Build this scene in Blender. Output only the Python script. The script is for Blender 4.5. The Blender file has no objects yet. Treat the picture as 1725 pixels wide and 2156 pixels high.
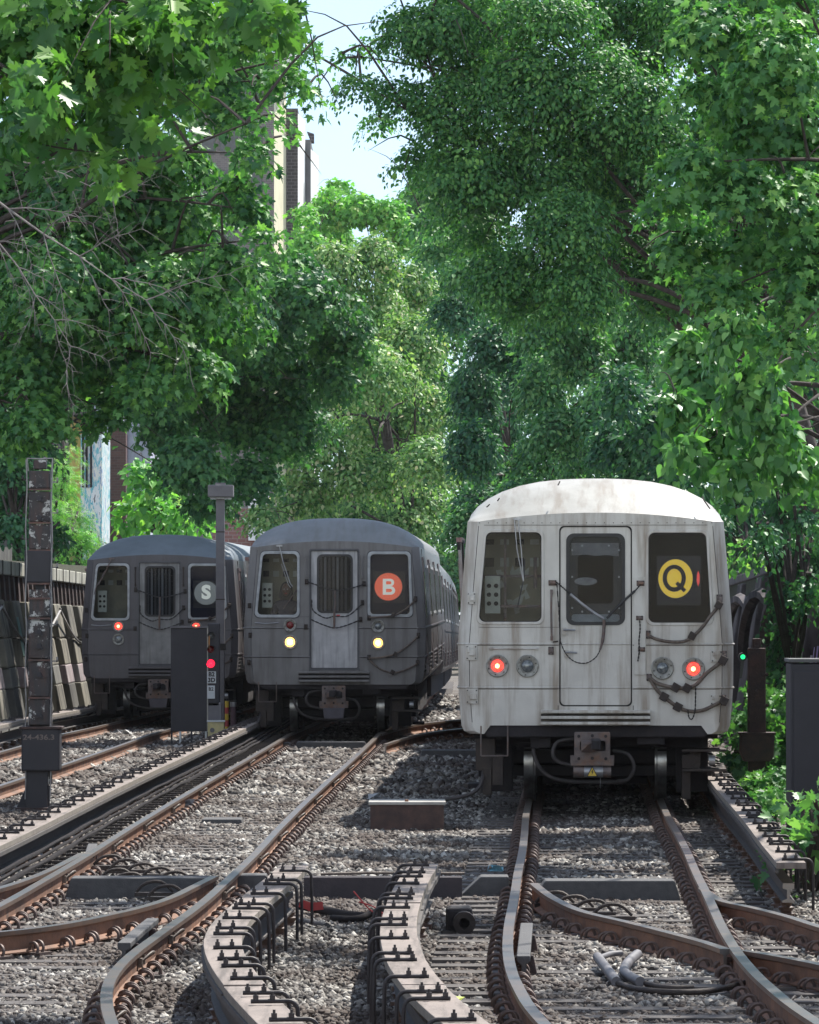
import bpy, math, random
import numpy as np
from mathutils import Vector, Matrix
random.seed(7)
R = math.radians
F, CX, HY, CZ = 10000.0, 862.5, 1254.0, 2.34      # focal length and horizon measured on the photo, camera height over the rails
scene = bpy.context.scene
COL = scene.collection
# ---------------------------------------------------------------- camera, sky, sun, exposure
cam_d = bpy.data.cameras.new('camera'); cam = bpy.data.objects.new('camera', cam_d); COL.objects.link(cam)
cam_d.sensor_fit = 'HORIZONTAL'; cam_d.sensor_width = 36; cam_d.lens = 36 * F / 1725
cam_d.clip_start = 0.5; cam_d.clip_end = 5000
cam.location = (0, 0, CZ); cam.rotation_euler = (R(90) + math.atan((HY - 1078) / F), 0, 0)
scene.camera = cam
SUN_EL, SUN_AZ = R(53), R(34)
w = bpy.data.worlds.new('World'); scene.world = w; w.use_nodes = True
nt = w.node_tree; bg = nt.nodes['Background']
sky = nt.nodes.new('ShaderNodeTexSky'); sky.sky_type = 'NISHITA'; sky.sun_disc = False
sky.sun_elevation = SUN_EL; sky.sun_rotation = SUN_AZ; sky.dust_density = .05; sky.air_density = 1.0; sky.ozone_density = 1.5
hs_ = nt.nodes.new('ShaderNodeHueSaturation'); hs_.inputs['Saturation'].default_value = .5      # thin summer haze whitens the sky
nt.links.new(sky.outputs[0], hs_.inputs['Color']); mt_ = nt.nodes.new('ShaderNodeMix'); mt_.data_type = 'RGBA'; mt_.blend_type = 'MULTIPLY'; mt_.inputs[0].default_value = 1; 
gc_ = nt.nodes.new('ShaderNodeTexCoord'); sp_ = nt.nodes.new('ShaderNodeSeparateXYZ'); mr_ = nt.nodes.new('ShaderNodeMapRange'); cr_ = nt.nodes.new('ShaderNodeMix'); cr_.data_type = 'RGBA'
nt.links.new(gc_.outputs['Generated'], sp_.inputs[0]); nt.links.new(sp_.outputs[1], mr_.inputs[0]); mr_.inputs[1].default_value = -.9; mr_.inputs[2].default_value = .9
cr_.inputs[6].default_value = (1.12, 1.09, 1.06, 1); cr_.inputs[7].default_value = (.44, .53, .64, 1)      # sky lifted behind the camera as added fill, dimmed and bluer ahead
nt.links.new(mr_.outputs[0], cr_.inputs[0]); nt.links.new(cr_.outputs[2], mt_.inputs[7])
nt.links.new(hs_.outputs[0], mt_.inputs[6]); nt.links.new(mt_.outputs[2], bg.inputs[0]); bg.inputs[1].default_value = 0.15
sd = bpy.data.lights.new('sun', 'SUN'); sd.energy = 4.6; sd.angle = R(0.55); sd.color = (1, .95, .87)
sun = bpy.data.objects.new('sun', sd); COL.objects.link(sun)
sv = Vector((math.sin(SUN_AZ) * math.cos(SUN_EL), math.cos(SUN_AZ) * math.cos(SUN_EL), math.sin(SUN_EL)))
sun.rotation_euler = sv.to_track_quat('Z', 'Y').to_euler(); sun.location = (20, 40, 60)
scene.view_settings.view_transform = 'Standard'; scene.view_settings.look = 'None'
scene.view_settings.exposure = 0.9; scene.view_settings.gamma = 1
scene.cycles.max_bounces = 7; scene.cycles.transparent_max_bounces = 8
scene.cycles.diffuse_bounces = 3; scene.cycles.glossy_bounces = 3
scene.cycles.use_denoising = True

def px(x, y, Y):                                   # a point seen at (x, y) of the 1725 px wide photo, Y metres away
    return Vector(((x - CX) * Y / F, Y, CZ - (y - HY) * Y / F))

# ---------------------------------------------------------------- materials
def nodes(m):
    m.use_nodes = True
    return m.node_tree, m.node_tree.nodes['Principled BSDF']
def N(t, k, **kw):
    n = t.nodes.new(k)
    for a, b in kw.items(): setattr(n, a, b)
    return n
def noise(t, scale, vec=None, detail=5, stretch=None, coord='Object', rough=.6):
    tc = N(t, 'ShaderNodeTexCoord'); v = tc.outputs[coord]
    if stretch:
        mp = N(t, 'ShaderNodeMapping'); mp.inputs['Scale'].default_value = stretch
        t.links.new(v, mp.inputs[0]); v = mp.outputs[0]
    n = N(t, 'ShaderNodeTexNoise'); n.inputs['Scale'].default_value = scale
    n.inputs['Detail'].default_value = detail; n.inputs['Roughness'].default_value = rough
    t.links.new(v, n.inputs['Vector'])
    return n.outputs[0]
def ramp(t, fac, stops):
    r = N(t, 'ShaderNodeValToRGB'); e = r.color_ramp.elements
    while len(e) < len(stops): e.new(.5)
    for q, (p, c) in zip(e, stops):
        q.position = p; q.color = (*c, 1) if len(c) == 3 else c
    t.links.new(fac, r.inputs[0]); return r.outputs[0]
def mix(t, fac, a, b, mode='MIX'):
    m = N(t, 'ShaderNodeMix', data_type='RGBA', blend_type=mode)
    for v, i in ((fac, 0), (a, 6), (b, 7)):
        if hasattr(v, 'links'): t.links.new(v, m.inputs[i])
        elif i == 0: m.inputs[0].default_value = v
        else: m.inputs[i].default_value = (*v, 1)
    return m.outputs[2]
MATS = {}
def mat(name, c, c2=None, scale=6, rough=.6, metal=0, bump=0, bscale=30, streak=None, sc=.5, sstr=(7, 7, .5), spots=None, spt=.62, spscale=9, lo=.35, hi=.65, spec=.5):
    if name in MATS: return MATS[name]
    m = bpy.data.materials.new(name); t, b = nodes(m)
    c2 = c2 or tuple(x * .75 for x in c)
    col = ramp(t, noise(t, scale), [(lo, c), (hi, c2)])
    if streak:
        f = ramp(t, noise(t, 1, stretch=sstr), [(.47, (0, 0, 0)), (.66, (sc, sc, sc))])
        col = mix(t, f, col, streak)
    if spots:
        f = ramp(t, noise(t, spscale, detail=8, rough=.7), [(spt, (0, 0, 0)), (spt + .03, (1, 1, 1))])
        col = mix(t, f, col, spots)
    t.links.new(col, b.inputs['Base Color'])
    b.inputs['Roughness'].default_value = rough; b.inputs['Metallic'].default_value = metal
    b.inputs['Specular IOR Level'].default_value = spec
    if bump:
        bm_ = N(t, 'ShaderNodeBump'); bm_.inputs['Strength'].default_value = bump; bm_.inputs['Distance'].default_value = .02
        t.links.new(noise(t, bscale), bm_.inputs['Height']); t.links.new(bm_.outputs[0], b.inputs['Normal'])
    MATS[name] = m; return m
def emit(name, c, s, base=None):
    m = bpy.data.materials.new(name); t, b = nodes(m)
    b.inputs['Base Color'].default_value = (*(base or c), 1); b.inputs['Roughness'].default_value = .15
    b.inputs['Emission Color'].default_value = (*c, 1); b.inputs['Emission Strength'].default_value = s
    if s > 1:      # lens pattern: bright in the middle of the lamp, the reflector cells darker
        v = N(t, 'ShaderNodeTexVoronoi'); v.inputs['Scale'].default_value = 28
        tc = N(t, 'ShaderNodeTexCoord'); t.links.new(tc.outputs['Object'], v.inputs['Vector'])
        col = ramp(t, v.outputs['Distance'], [(0, c), (.8, tuple(x * .45 for x in c))])
        t.links.new(col, b.inputs['Emission Color'])
    return m
def leafmat(name, cols, trans=.35, rough=.5, gain=2.05):
    m = bpy.data.materials.new(name); t, b = nodes(m)
    at = N(t, 'ShaderNodeAttribute', attribute_name='rnd')
    n = len(cols); cols = [tuple(min((x * .84 + .16 * (.3 * c[0] + .6 * c[1] + .1 * c[2])) * gain, .6) for x in c) for c in cols]; col = ramp(t, at.outputs['Fac'], [(i / (n - 1), c) for i, c in enumerate(cols)])
    t.links.new(col, b.inputs['Base Color']); b.inputs['Roughness'].default_value = rough
    b.inputs['Specular IOR Level'].default_value = .32
    tr = N(t, 'ShaderNodeBsdfTranslucent'); tc = mix(t, 1.0, col, (1.0, 1.25, .5), 'MULTIPLY')
    t.links.new(tc, tr.inputs[0])
    ms = N(t, 'ShaderNodeMixShader'); ms.inputs[0].default_value = trans
    t.links.new(b.outputs[0], ms.inputs[1]); t.links.new(tr.outputs[0], ms.inputs[2])
    t.links.new(ms.outputs[0], t.nodes['Material Output'].inputs[0]); return m
def glassmat():
    m = bpy.data.materials.new('window_glass'); t, b = nodes(m); t.nodes.remove(b)
    a = N(t, 'ShaderNodeBsdfTransparent'); a.inputs[0].default_value = (.86, .88, .9, 1)
    g = N(t, 'ShaderNodeBsdfGlossy'); g.inputs['Roughness'].default_value = .04
    fr = N(t, 'ShaderNodeFresnel'); fr.inputs[0].default_value = 1.16
    d = N(t, 'ShaderNodeBsdfDiffuse'); d.inputs[0].default_value = (.5, .52, .5, 1)
    ms = N(t, 'ShaderNodeMixShader'); t.links.new(fr.outputs[0], ms.inputs[0]); t.links.new(a.outputs[0], ms.inputs[1]); t.links.new(g.outputs[0], ms.inputs[2])
    m2 = N(t, 'ShaderNodeMixShader')       # a film of grime
    t.links.new(ramp(t, noise(t, 3, stretch=(2, 2, 1)), [(.45, (.0,) * 3), (.85, (.02,) * 3)]), m2.inputs[0])
    t.links.new(ms.outputs[0], m2.inputs[1]); t.links.new(d.outputs[0], m2.inputs[2])
    t.links.new(m2.outputs[0], t.nodes['Material Output'].inputs[0]); return m

M_white = mat('white_train_paint', (.64, .62, .58), (.50, .48, .45), 1.6, .34, bump=.22, bscale=5, streak=(.22, .16, .11), sc=.72, sstr=(6, 6, .6), spots=(.16, .10, .07), spt=.70, spscale=13)
M_whiteroof = mat('white_roof_paint', (.43, .425, .40), (.33, .325, .30), 2, .45, bump=.2, bscale=5, streak=(.2, .16, .12), sc=.6, sstr=(6, .6, 3), spots=(.2, .13, .09), spt=.69, spscale=9)
M_grey = mat('grey_train_paint', (.20, .195, .195), (.155, .15, .15), 2.0, .5, bump=.1, bscale=9, streak=(.085, .075, .07), sc=.6, sstr=(7, 7, .7))
M_greyroof = mat('grey_roof_paint', (.20, .21, .22), (.165, .175, .185), 3, .55, streak=(.13, .12, .11), sc=.4, sstr=(8, .7, 3))
M_dgrey = mat('dark_grey_train_paint', (.112, .106, .116), (.088, .083, .09), 2.0, .5, streak=(.07, .06, .06), sc=.4, sstr=(9, 9, .8))
M_dgreyroof = mat('bluish_grey_roof_paint', (.15, .18, .21), (.12, .145, .17), 3, .55)
M_door = mat('grey_door_paint', (.50, .50, .51), (.36, .36, .375), 3, .45, streak=(.15, .15, .16), sc=.55, sstr=(14, 9, .9))
M_ddoor = mat('dull_grey_door_paint', (.27, .27, .27), (.17, .17, .175), 3, .45, streak=(.1, .1, .1), sc=.5, sstr=(14, 9, .9))
M_side = mat('fluted_side_steel', (.2, .2, .21), (.13, .12, .13), 5, .35, .6, streak=(.12, .07, .06), sc=.7)  # streak tint paints reddish reflections into the steel
M_seam = mat('dark_seam', (.03, .026, .024), rough=.9)
M_rubber = mat('black_rubber', (.022, .022, .025), (.035, .033, .033), 9, .55)
M_lrubber = mat('pale_window_gasket', (.45, .47, .48), (.3, .31, .32), 8, .6)
M_under = mat('underframe_grime', (.016, .014, .017), (.028, .022, .024), 7, .8, bump=.4, bscale=20)
M_under2 = mat('brown_grimy_steel', (.06, .045, .038), (.035, .028, .026), 9, .7, .2, bump=.4)
M_steel = mat('bright_wheel_steel', (.42, .43, .44), (.25, .24, .24), 9, .3, .9)
M_coupler = mat('worn_coupler_steel', (.20, .165, .155), (.12, .10, .10), 9, .55, .5, bump=.4, bscale=25, streak=(.25, .12, .06), sc=.5, sstr=(8, 8, 8))
M_alu = mat('brushed_aluminium', (.4, .41, .43), (.28, .28, .3), 9, .4, .6)
M_hose = mat('worn_brown_hose', (.16, .125, .10), (.075, .055, .045), 22, .6, bump=.3)
M_ring = mat('lamp_housing_metal', (.36, .36, .33), (.22, .21, .19), 30, .45, .3)
M_glass = glassmat()
M_lens = mat('unlit_lens', (.25, .27, .28), (.1, .11, .12), 40, .12, .3)
M_redlens = mat('unlit_red_lens', (.22, .02, .02), (.12, .01, .01), 40, .15)
M_red = emit('lit_red_lamp', (1, .045, .03), 2.6, (.5, .02, .02))
M_hot = emit('lit_filament', (1, .35, .12), 7)
M_head = emit('lit_headlamp', (1, .5, .1), 3.6)
M_headhot = emit('headlamp_centre', (1, .8, .42), 8)
M_green = emit('lit_green_lamp', (.01, .9, .22), 1.0, (.02, .4, .15))
M_amber = emit('lit_amber_lamp', (1, .45, .05), 2.0)
M_signpan = mat('sign_panel', (.045, .045, .052), (.04, .04, .046), 5, .8, spec=.1)
M_navy = mat('navy_sign_panel', (.010, .010, .03), (.008, .008, .025), 5, .8, spec=.1)
M_yel = emit('yellow_route_disc', (.80, .52, .01), .22, (.8, .52, .01))
M_orange = emit('orange_route_disc', (.85, .10, .03), .22, (.85, .1, .03))
M_greydisc = emit('grey_route_disc', (.13, .145, .145), .3, (.17, .18, .18))
M_ink = mat('black_ink', (.03, .025, .03), rough=.7)
M_pale = emit('pale_ink', (.62, .64, .56), .3, (.62, .64, .58))
M_cab = mat('khaki_cab_bulkhead', (.33, .30, .20), (.23, .21, .15), 4, .6)
M_cabp = mat('pale_cab_panel', (.55, .56, .46), (.4, .42, .36), 5, .5)
M_dark = mat('dark_interior', (.008, .008, .011), rough=.9, spec=.05)
M_pole = mat('peeling_black_paint', (.032, .03, .034), (.05, .045, .045), 8, .6, bump=.4, bscale=30, spots=(.5, .5, .48), spt=.55, spscale=7, streak=(.10, .05, .04), sc=.6, sstr=(12, 12, 2))
M_black = mat('black_cabinet_paint', (.022, .022, .028), (.03, .028, .036), 4, .6, spots=(.2, .2, .22), spt=.76, spscale=14)
M_rustpost = mat('rusty_dark_paint', (.035, .026, .026), (.075, .042, .036), 9, .75, bump=.5, bscale=30)
M_wire = mat('grey_wire', (.35, .34, .33), (.2, .19, .19), 9, .6)
M_greymetal = mat('grey_lamp_paint', (.15, .145, .155), (.12, .115, .125), 6, .6)
M_rust = mat('rusty_rail_side', (.27, .135, .08), (.15, .08, .052), 5, .8, bump=.3, bscale=40, streak=(.09, .055, .04), sc=.6, sstr=(2, 2, 2))
M_railtop = mat('worn_rail_head', (.17, .175, .18), (.26, .21, .18), 3, .32, .75)
M_railedge = mat('rail_head_edge', (.3, .2, .15), (.2, .16, .14), 6, .4, .6)
M_clip = mat('rusty_spring_clip', (.14, .095, .08), (.08, .06, .055), 25, .6, .3)
M_tie = mat('weathered_tie_wood', (.095, .085, .08), (.045, .04, .04), 5, .9, bump=.6, bscale=12, streak=(.17, .15, .14), sc=.6, sstr=(1.2, 22, 6))
M_board = mat('weathered_cover_board', (.26, .215, .19), (.19, .158, .14), 2.2, .8, streak=(.07, .058, .05), sc=.75, sstr=(14, .9, 3), bump=.5, bscale=18, spots=(.05, .042, .038), spt=.68, spscale=9)
M_boardedge = mat('pale_board_edge', (.27, .24, .20), (.2, .175, .15), 6, .8)
M_blockcover = mat('dark_grey_composite', (.062, .062, .066), (.085, .084, .086), 14, .8, bump=.3, bscale=60)
M_concrete = mat('stained_concrete', (.42, .41, .38), (.3, .29, .27), 5, .85, bump=.3)
M_rustbox = mat('dark_rusty_box_side', (.05, .032, .03), (.10, .06, .05), 8, .8, bump=.4, spots=(.2, .14, .12), spt=.68, spscale=18)
M_cable = mat('dark_cable', (.025, .024, .027), (.04, .036, .036), 12, .95, spec=.08)
M_redtag = mat('red_tag', (.5, .06, .06), (.4, .05, .05), 5, .6)
M_yellow = mat('yellow_plate', (.72, .5, .05), (.6, .42, .05), 6, .5)
M_cream = mat('cream_box_paint', (.6, .52, .25), (.45, .4, .22), 8, .6, spots=(.25, .2, .15), spt=.66)
M_plate = mat('white_number_plate', (.62, .66, .68), (.5, .53, .55), 8, .5, spots=(.1, .1, .1), spt=.68, spscale=20)
M_bark = mat('bark', (.075, .062, .055), (.038, .03, .027), 8, .95, bump=.8, bscale=14)
M_paleb = mat('pale_dead_bark', (.26, .24, .23), (.15, .135, .13), 8, .95)
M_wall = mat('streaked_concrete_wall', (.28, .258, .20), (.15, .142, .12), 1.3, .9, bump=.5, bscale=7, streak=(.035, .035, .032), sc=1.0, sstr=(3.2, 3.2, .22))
M_wall_d = mat('dark_concrete', (.13, .125, .11), (.07, .066, .06), 2, .9, bump=.5, bscale=7, streak=(.025, .025, .025), sc=.8, sstr=(3, 3, .3))  # darker, streaked version of the wall concrete
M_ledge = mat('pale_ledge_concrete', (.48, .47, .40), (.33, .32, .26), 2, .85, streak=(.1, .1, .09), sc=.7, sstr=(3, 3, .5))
M_skin = mat('skin', (.17, .09, .06), rough=.5)
M_hair = mat('dark_hair', (.02, .014, .012), rough=.6)
M_jacket = mat('dark_uniform', (.035, .032, .045), (.06, .05, .06), 9, .8)

# ---------------------------------------------------------------- mesh helpers
class MB:
    def __init__(s): s.v = []; s.f = []; s.m = []
    def add(s, vs, fs, mi=0):
        o = len(s.v); s.v += [tuple(p) for p in vs]; s.f += [tuple(o + i for i in f) for f in fs]
        s.m += [mi] * len(fs) if isinstance(mi, int) else list(mi); return s
    def box(s, c, d, mi=0, rot=None, taper=1.0):
        vs = []
        for z in (-1, 1):
            k = taper if z > 0 else 1
            for x, y in ((-1, -1), (1, -1), (1, 1), (-1, 1)):
                p = Vector((x * d[0] / 2 * k, y * d[1] / 2 * k, z * d[2] / 2))
                if rot: p = rot @ p
                vs.append(p + Vector(c))
        return s.add(vs, [(3, 2, 1, 0), (4, 5, 6, 7), (0, 1, 5, 4), (1, 2, 6, 5), (2, 3, 7, 6), (3, 0, 4, 7)], mi)
    def tube(s, pts, r, n=8, mi=0, caps=True):
        pts = [Vector(p) for p in pts]; L = len(pts); rr = r if hasattr(r, '__len__') else [r] * L
        up = None; vs = []
        for i, p in enumerate(pts):
            t = (pts[min(i + 1, L - 1)] - pts[max(i - 1, 0)])
            t = t.normalized() if t.length > 1e-9 else Vector((0, 0, 1))
            if up is None:
                up = Vector((0, 0, 1)) if abs(t.z) < .9 else Vector((1, 0, 0))
            a = (up - t * up.dot(t))
            if a.length < 1e-6: a = Vector((1, 0, 0)) if abs(t.x) < .9 else Vector((0, 1, 0)); a = a - t * a.dot(t)
            a.normalize(); b = t.cross(a); up = a
            for k in range(n):
                q = 2 * math.pi * k / n; vs.append(p + (a * math.cos(q) + b * math.sin(q)) * rr[i])
        fs = [(i * n + k, i * n + (k + 1) % n, (i + 1) * n + (k + 1) % n, (i + 1) * n + k) for i in range(L - 1) for k in range(n)]
        if caps: fs += [tuple(range(n))[::-1], tuple((L - 1) * n + k for k in range(n))]
        return s.add(vs, fs, mi)
    def prism(s, poly, y0, y1, mi=0):             # polygon in x, z pushed along y
        n = len(poly); vs = [(x, y0, z) for x, z in poly] + [(x, y1, z) for x, z in poly]
        return s.add(vs, [tuple(range(n)), tuple(range(2 * n - 1, n - 1, -1))] + [(i, n + i, n + (i + 1) % n, (i + 1) % n) for i in range(n)], mi)
    def sweep(s, prof, pts, mis, closed=True, tans=None):   # prof: (u across, v up); pts: world points
        pts = [Vector(p) for p in pts]; n = len(prof); vs = []
        for i, p in enumerate(pts):
            t = (pts[min(i + 1, len(pts) - 1)] - pts[max(i - 1, 0)]); t.z = 0; t.normalize()
            a = Vector((t.y, -t.x, 0))
            vs += [p + a * u + Vector((0, 0, v)) for u, v in prof]
        fs = []; ms = []
        for i in range(len(pts) - 1):
            for k in range(n if closed else n - 1):
                fs.append((i * n + k, (i + 1) * n + k, (i + 1) * n + (k + 1) % n, i * n + (k + 1) % n)); ms.append(mis[k])
        if closed:
            fs += [tuple(range(n)), tuple(((len(pts) - 1) * n + k) for k in range(n))[::-1]]; ms += [mis[0]] * 2
        return s.add(vs, fs, ms)
    def mesh(s, name, mats, origin=(0, 0, 0), smooth=None):
        me = bpy.data.meshes.new(name); o = Vector(origin)
        me.from_pydata([Vector(p) - o for p in s.v], [], s.f)
        for m in (mats if isinstance(mats, (list, tuple)) else [mats]): me.materials.append(m)
        me.polygons.foreach_set('material_index', s.m)
        if smooth is not None:
            me.polygons.foreach_set('use_smooth', [True] * len(s.f)); me.set_sharp_from_angle(angle=R(smooth))
        me.update(); return me
    def obj(s, name, mats, parent=None, origin=(0, 0, 0), smooth=None, loc=(0, 0, 0), bevel=0):
        o = link(name, s.mesh(name, mats, origin, smooth), parent, loc)
        if bevel:
            b = o.modifiers.new('bevel', 'BEVEL'); b.width = bevel; b.segments = 2; b.limit_method = 'ANGLE'
        return o
def link(name, me, parent=None, loc=(0, 0, 0)):
    o = bpy.data.objects.new(name, me); COL.objects.link(o); o.location = loc
    if parent: o.parent = parent
    return o
def tag(o, label=None, cat=None, group=None, kind=None):
    if label: o['label'] = label
    if cat: o['category'] = cat
    if group: o['group'] = group
    if kind: o['kind'] = kind
    return o
def empty(name, loc, label, cat, group=None, rz=0):
    o = bpy.data.objects.new(name, None); COL.objects.link(o); o.location = loc; o.rotation_euler = (0, 0, rz)
    return tag(o, label, cat, group)
def copyto(o, parent, loc, rot=(0, 0, 0)):
    c = o.copy(); COL.objects.link(c); c.parent = parent; c.location = loc; c.rotation_euler = rot; return c
def smoothpts(pts, sub=6):                         # Catmull-Rom through the points
    P = [Vector(p) for p in pts]; out = []
    for i in range(len(P) - 1):
        a, b, c, d = P[max(i - 1, 0)], P[i], P[i + 1], P[min(i + 2, len(P) - 1)]
        for k in range(sub):
            t = k / sub
            out.append(.5 * ((2 * b) + (c - a) * t + (2 * a - 5 * b + 4 * c - d) * t * t + (3 * b - a - 3 * c + d) * t ** 3))
    return out + [P[-1]]
def rrect(x0, x1, z0, z1, r, n=6, tx0=0, tx1=0):   # rounded rectangle, optionally leaning sides (tx = shift of the top corners)
    out = []
    for cx_, cz_, a in ((x1 - r, z0 + r, -90), (x1 - r + tx1, z1 - r, 0), (x0 + r + tx0, z1 - r, 90), (x0 + r, z0 + r, 180)):
        for k in range(n + 1):
            q = R(a + 90 * k / n); out.append((cx_ + r * math.cos(q), cz_ + r * math.sin(q)))
    return out
def circle(x, z, r, n=24): return [(x + r * math.cos(2 * math.pi * k / n), z + r * math.sin(2 * math.pi * k / n)) for k in range(n)]
def plate(name, loops, y0, y1, mats, parent=None, bevel=0):   # flat plate in x, z with holes, from y0 to y1
    cu = bpy.data.curves.new(name, 'CURVE'); cu.dimensions = '2D'; cu.fill_mode = 'BOTH'
    cu.extrude = max((y1 - y0) / 2 - bevel, .0005); cu.bevel_depth = bevel; cu.bevel_resolution = 1
    for lp in loops:
        sp = cu.splines.new('POLY'); sp.points.add(len(lp) - 1); sp.use_cyclic_u = True
        for p, (x, z) in zip(sp.points, lp): p.co = (x, z, 0, 1)
    return curve_to(name, cu, (y0 + y1) / 2, mats, parent)
def curve_to(name, cu, y, mats, parent, loc=(0, 0, 0)):
    o = bpy.data.objects.new('tmp', cu); COL.objects.link(o)
    dg = bpy.context.evaluated_depsgraph_get()
    me = bpy.data.meshes.new_from_object(o.evaluated_get(dg)); bpy.data.objects.remove(o); bpy.data.curves.remove(cu)
    me.name = name; me.transform(Matrix(((1, 0, 0, 0), (0, 0, -1, y), (0, 1, 0, 0), (0, 0, 0, 1))))
    me.materials.clear()
    for m in (mats if isinstance(mats, (list, tuple)) else [mats]): me.materials.append(m)
    for p in me.polygons: p.material_index = 0
    return link(name, me, parent, loc)
def text(name, s, size, x, z, y, m, parent, bold=.012, ext=.004, sx=1.0):
    cu = bpy.data.curves.new(name, 'FONT'); cu.body = s; cu.size = size; cu.align_x = 'CENTER'; cu.align_y = 'CENTER'
    cu.offset = bold; cu.extrude = ext; cu.resolution_u = 6
    o = curve_to(name, cu, 0, m, parent); o.location = (x, y, z); o.scale = (sx, 1, 1); return o

# ---------------------------------------------------------------- track lines
def line(Ys, Xs, win=3.0):
    yy = np.arange(15, 230, .5); xx = np.interp(yy, Ys, Xs)
    # linear beyond the ends
    k = np.ones(int(win / .5)) / int(win / .5); pad = len(k)
    xp = np.concatenate([xx[0] - (xx[1] - xx[0]) * np.arange(pad, 0, -1), xx, xx[-1] + (xx[-1] - xx[-2]) * np.arange(1, pad + 1)])
    xs = np.convolve(xp, k, 'same')[pad:-pad]
    return lambda y: float(np.interp(y, yy, xs))
Qc = line([15, 20, 23, 26, 28, 30, 33, 37, 40, 43, 47, 50, 53.2, 60, 80, 110, 160, 230], [3.1, 2.1, 1.7, 1.46, 1.40, 1.38, 1.44, 1.58, 1.67, 1.78, 1.90, 1.98, 2.09, 2.33, 3.05, 4.1, 5.6, 7.4])
Bc = line([15, 20, 24, 26, 27, 28, 29, 30, 32, 34, 36, 39, 42, 44, 47, 53, 58.6, 68.5, 77, 80.6, 100, 130, 156, 230], [-.9, -1.7, -2.2, -2.41, -2.5, -2.56, -2.6, -2.6, -2.52, -2.42, -2.33, -2.25, -2.17, -2.13, -2.08, -1.95, -1.81, -1.55, -1.34, -1.27, -.85, -.25, .12, .9])
Sc = line([15, 59, 67, 75, 86, 93.5, 110, 130, 160, 230], [-7.4, -5.78, -5.50, -5.25, -5.02, -4.92, -4.55, -4.15, -3.8, -3.1])
def tz(y): return 0 if y < 80 else -.0092 * (y - 80)
# ---------------------------------------------------------------- ground
def wallx(y, side): return Qc(y) + 3.25 if side > 0 else Sc(y) - 3.45
def ground():
    ys = [-4, 5, 15, 25, 35, 45, 60, 80, 100, 120, 140, 160, 200, 240, 300, 420]; vs = []; fs = []
    n = None
    for y in ys:
        yy = min(y, 225); l, r = wallx(yy, -1), wallx(yy, 1); b = tz(min(y, 240))
        if y < 50: r = max(r, 6.5); l = min(l, -11)
        row = [(-120, 3.1), (l - .5, 3.1), (l - .25, -.21 + b), (l + .3, -.21 + b)] + [(l + .3 + (r - l - .6) * k / 8, -.21 + b) for k in range(1, 8)] + [(r - .3, -.21 + b), (r + .25, -.21 + b), (r + .5, 2.9), (120, 2.9)]
        n = len(row); vs += [(x, y, z) for x, z in row]
    for i in range(len(ys) - 1):
        for k in range(n - 1): fs.append((i * n + k, i * n + k + 1, (i + 1) * n + k + 1, (i + 1) * n + k))
    m = bpy.data.materials.new('ballast_bed'); t, b = nodes(m)
    c = ramp(t, noise(t, 22, detail=8, rough=.75), [(.3, (.035, .03, .028)), (.5, (.14, .13, .12)), (.7, (.26, .25, .235))])
    c = mix(t, ramp(t, noise(t, .5), [(.42, (0, 0, 0)), (.62, (.7, .7, .7))]), c, (.075, .055, .045))
    t.links.new(c, b.inputs['Base Color']); b.inputs['Roughness'].default_value = .95
    bp = N(t, 'ShaderNodeBump'); bp.inputs['Strength'].default_value = .8; bp.inputs['Distance'].default_value = .03
    t.links.new(noise(t, 30), bp.inputs['Height']); t.links.new(bp.outputs[0], b.inputs['Normal'])
    e = [i for i, f in enumerate(fs) if min(vs[j][2] for j in f) > 2.5 or (i % (n - 1)) in (0, 1, n - 3, n - 2)]
    es = set(e); o = MB().add(vs, [f for i, f in enumerate(fs) if i not in es]).obj('ground', m); o['kind'] = 'structure'
    o = MB().add(vs, [fs[i] for i in e]).obj('embankment', mat('dark_bank_earth', (.05, .06, .03), (.035, .03, .02), 3, .95, bump=.5)); o['kind'] = 'structure'
ground()
def fastmesh(name, V, Fl, sizes, rnd, mats, parent=None, smooth=False):
    me = bpy.data.meshes.new(name); me.vertices.add(len(V)); me.vertices.foreach_set('co', V.astype(np.float32).ravel())
    me.loops.add(len(Fl)); me.loops.foreach_set('vertex_index', Fl.astype(np.int32))
    me.polygons.add(len(sizes)); st = np.concatenate([[0], np.cumsum(sizes)[:-1]])
    me.polygons.foreach_set('loop_start', st.astype(np.int32))
    me.update(calc_edges=True)
    a = me.attributes.new('rnd', 'FLOAT', 'FACE'); a.data.foreach_set('value', rnd.astype(np.float32))
    if smooth: me.polygons.foreach_set('use_smooth', np.ones(len(sizes), bool))
    me.materials.append(mats); me.validate(); return link(name, me, parent)
def instance_mesh(T, faces, P, frames, S, name, mats, rnd, parent=None):
    """T (V,3) template, P (N,3), frames (N,3,3) rows = local axes, S (N,3)"""
    n, v = len(P), len(T)
    X = (T[None] * S[:, None, :]); V = np.einsum('nvk,nkj->nvj', X, frames) + P[:, None, :]
    lp = np.array([i for f in faces for i in f]); sz = np.array([len(f) for f in faces])
    Fl = (lp[None] + (np.arange(n) * v)[:, None]).ravel()
    return fastmesh(name, V.reshape(-1, 3), Fl, np.tile(sz, n), np.repeat(rnd, len(faces)), mats, parent)
def rand_frames(n, rng):
    q = rng.normal(size=(n, 4)); q /= np.linalg.norm(q, axis=1)[:, None]; a, b, c, d = q.T
    return np.stack([np.stack([1 - 2 * (c * c + d * d), 2 * (b * c - a * d), 2 * (b * d + a * c)], 1), np.stack([2 * (b * c + a * d), 1 - 2 * (b * b + d * d), 2 * (c * d - a * b)], 1), np.stack([2 * (b * d - a * c), 2 * (c * d + a * b), 1 - 2 * (b * b + c * c)], 1)], 1)
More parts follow.
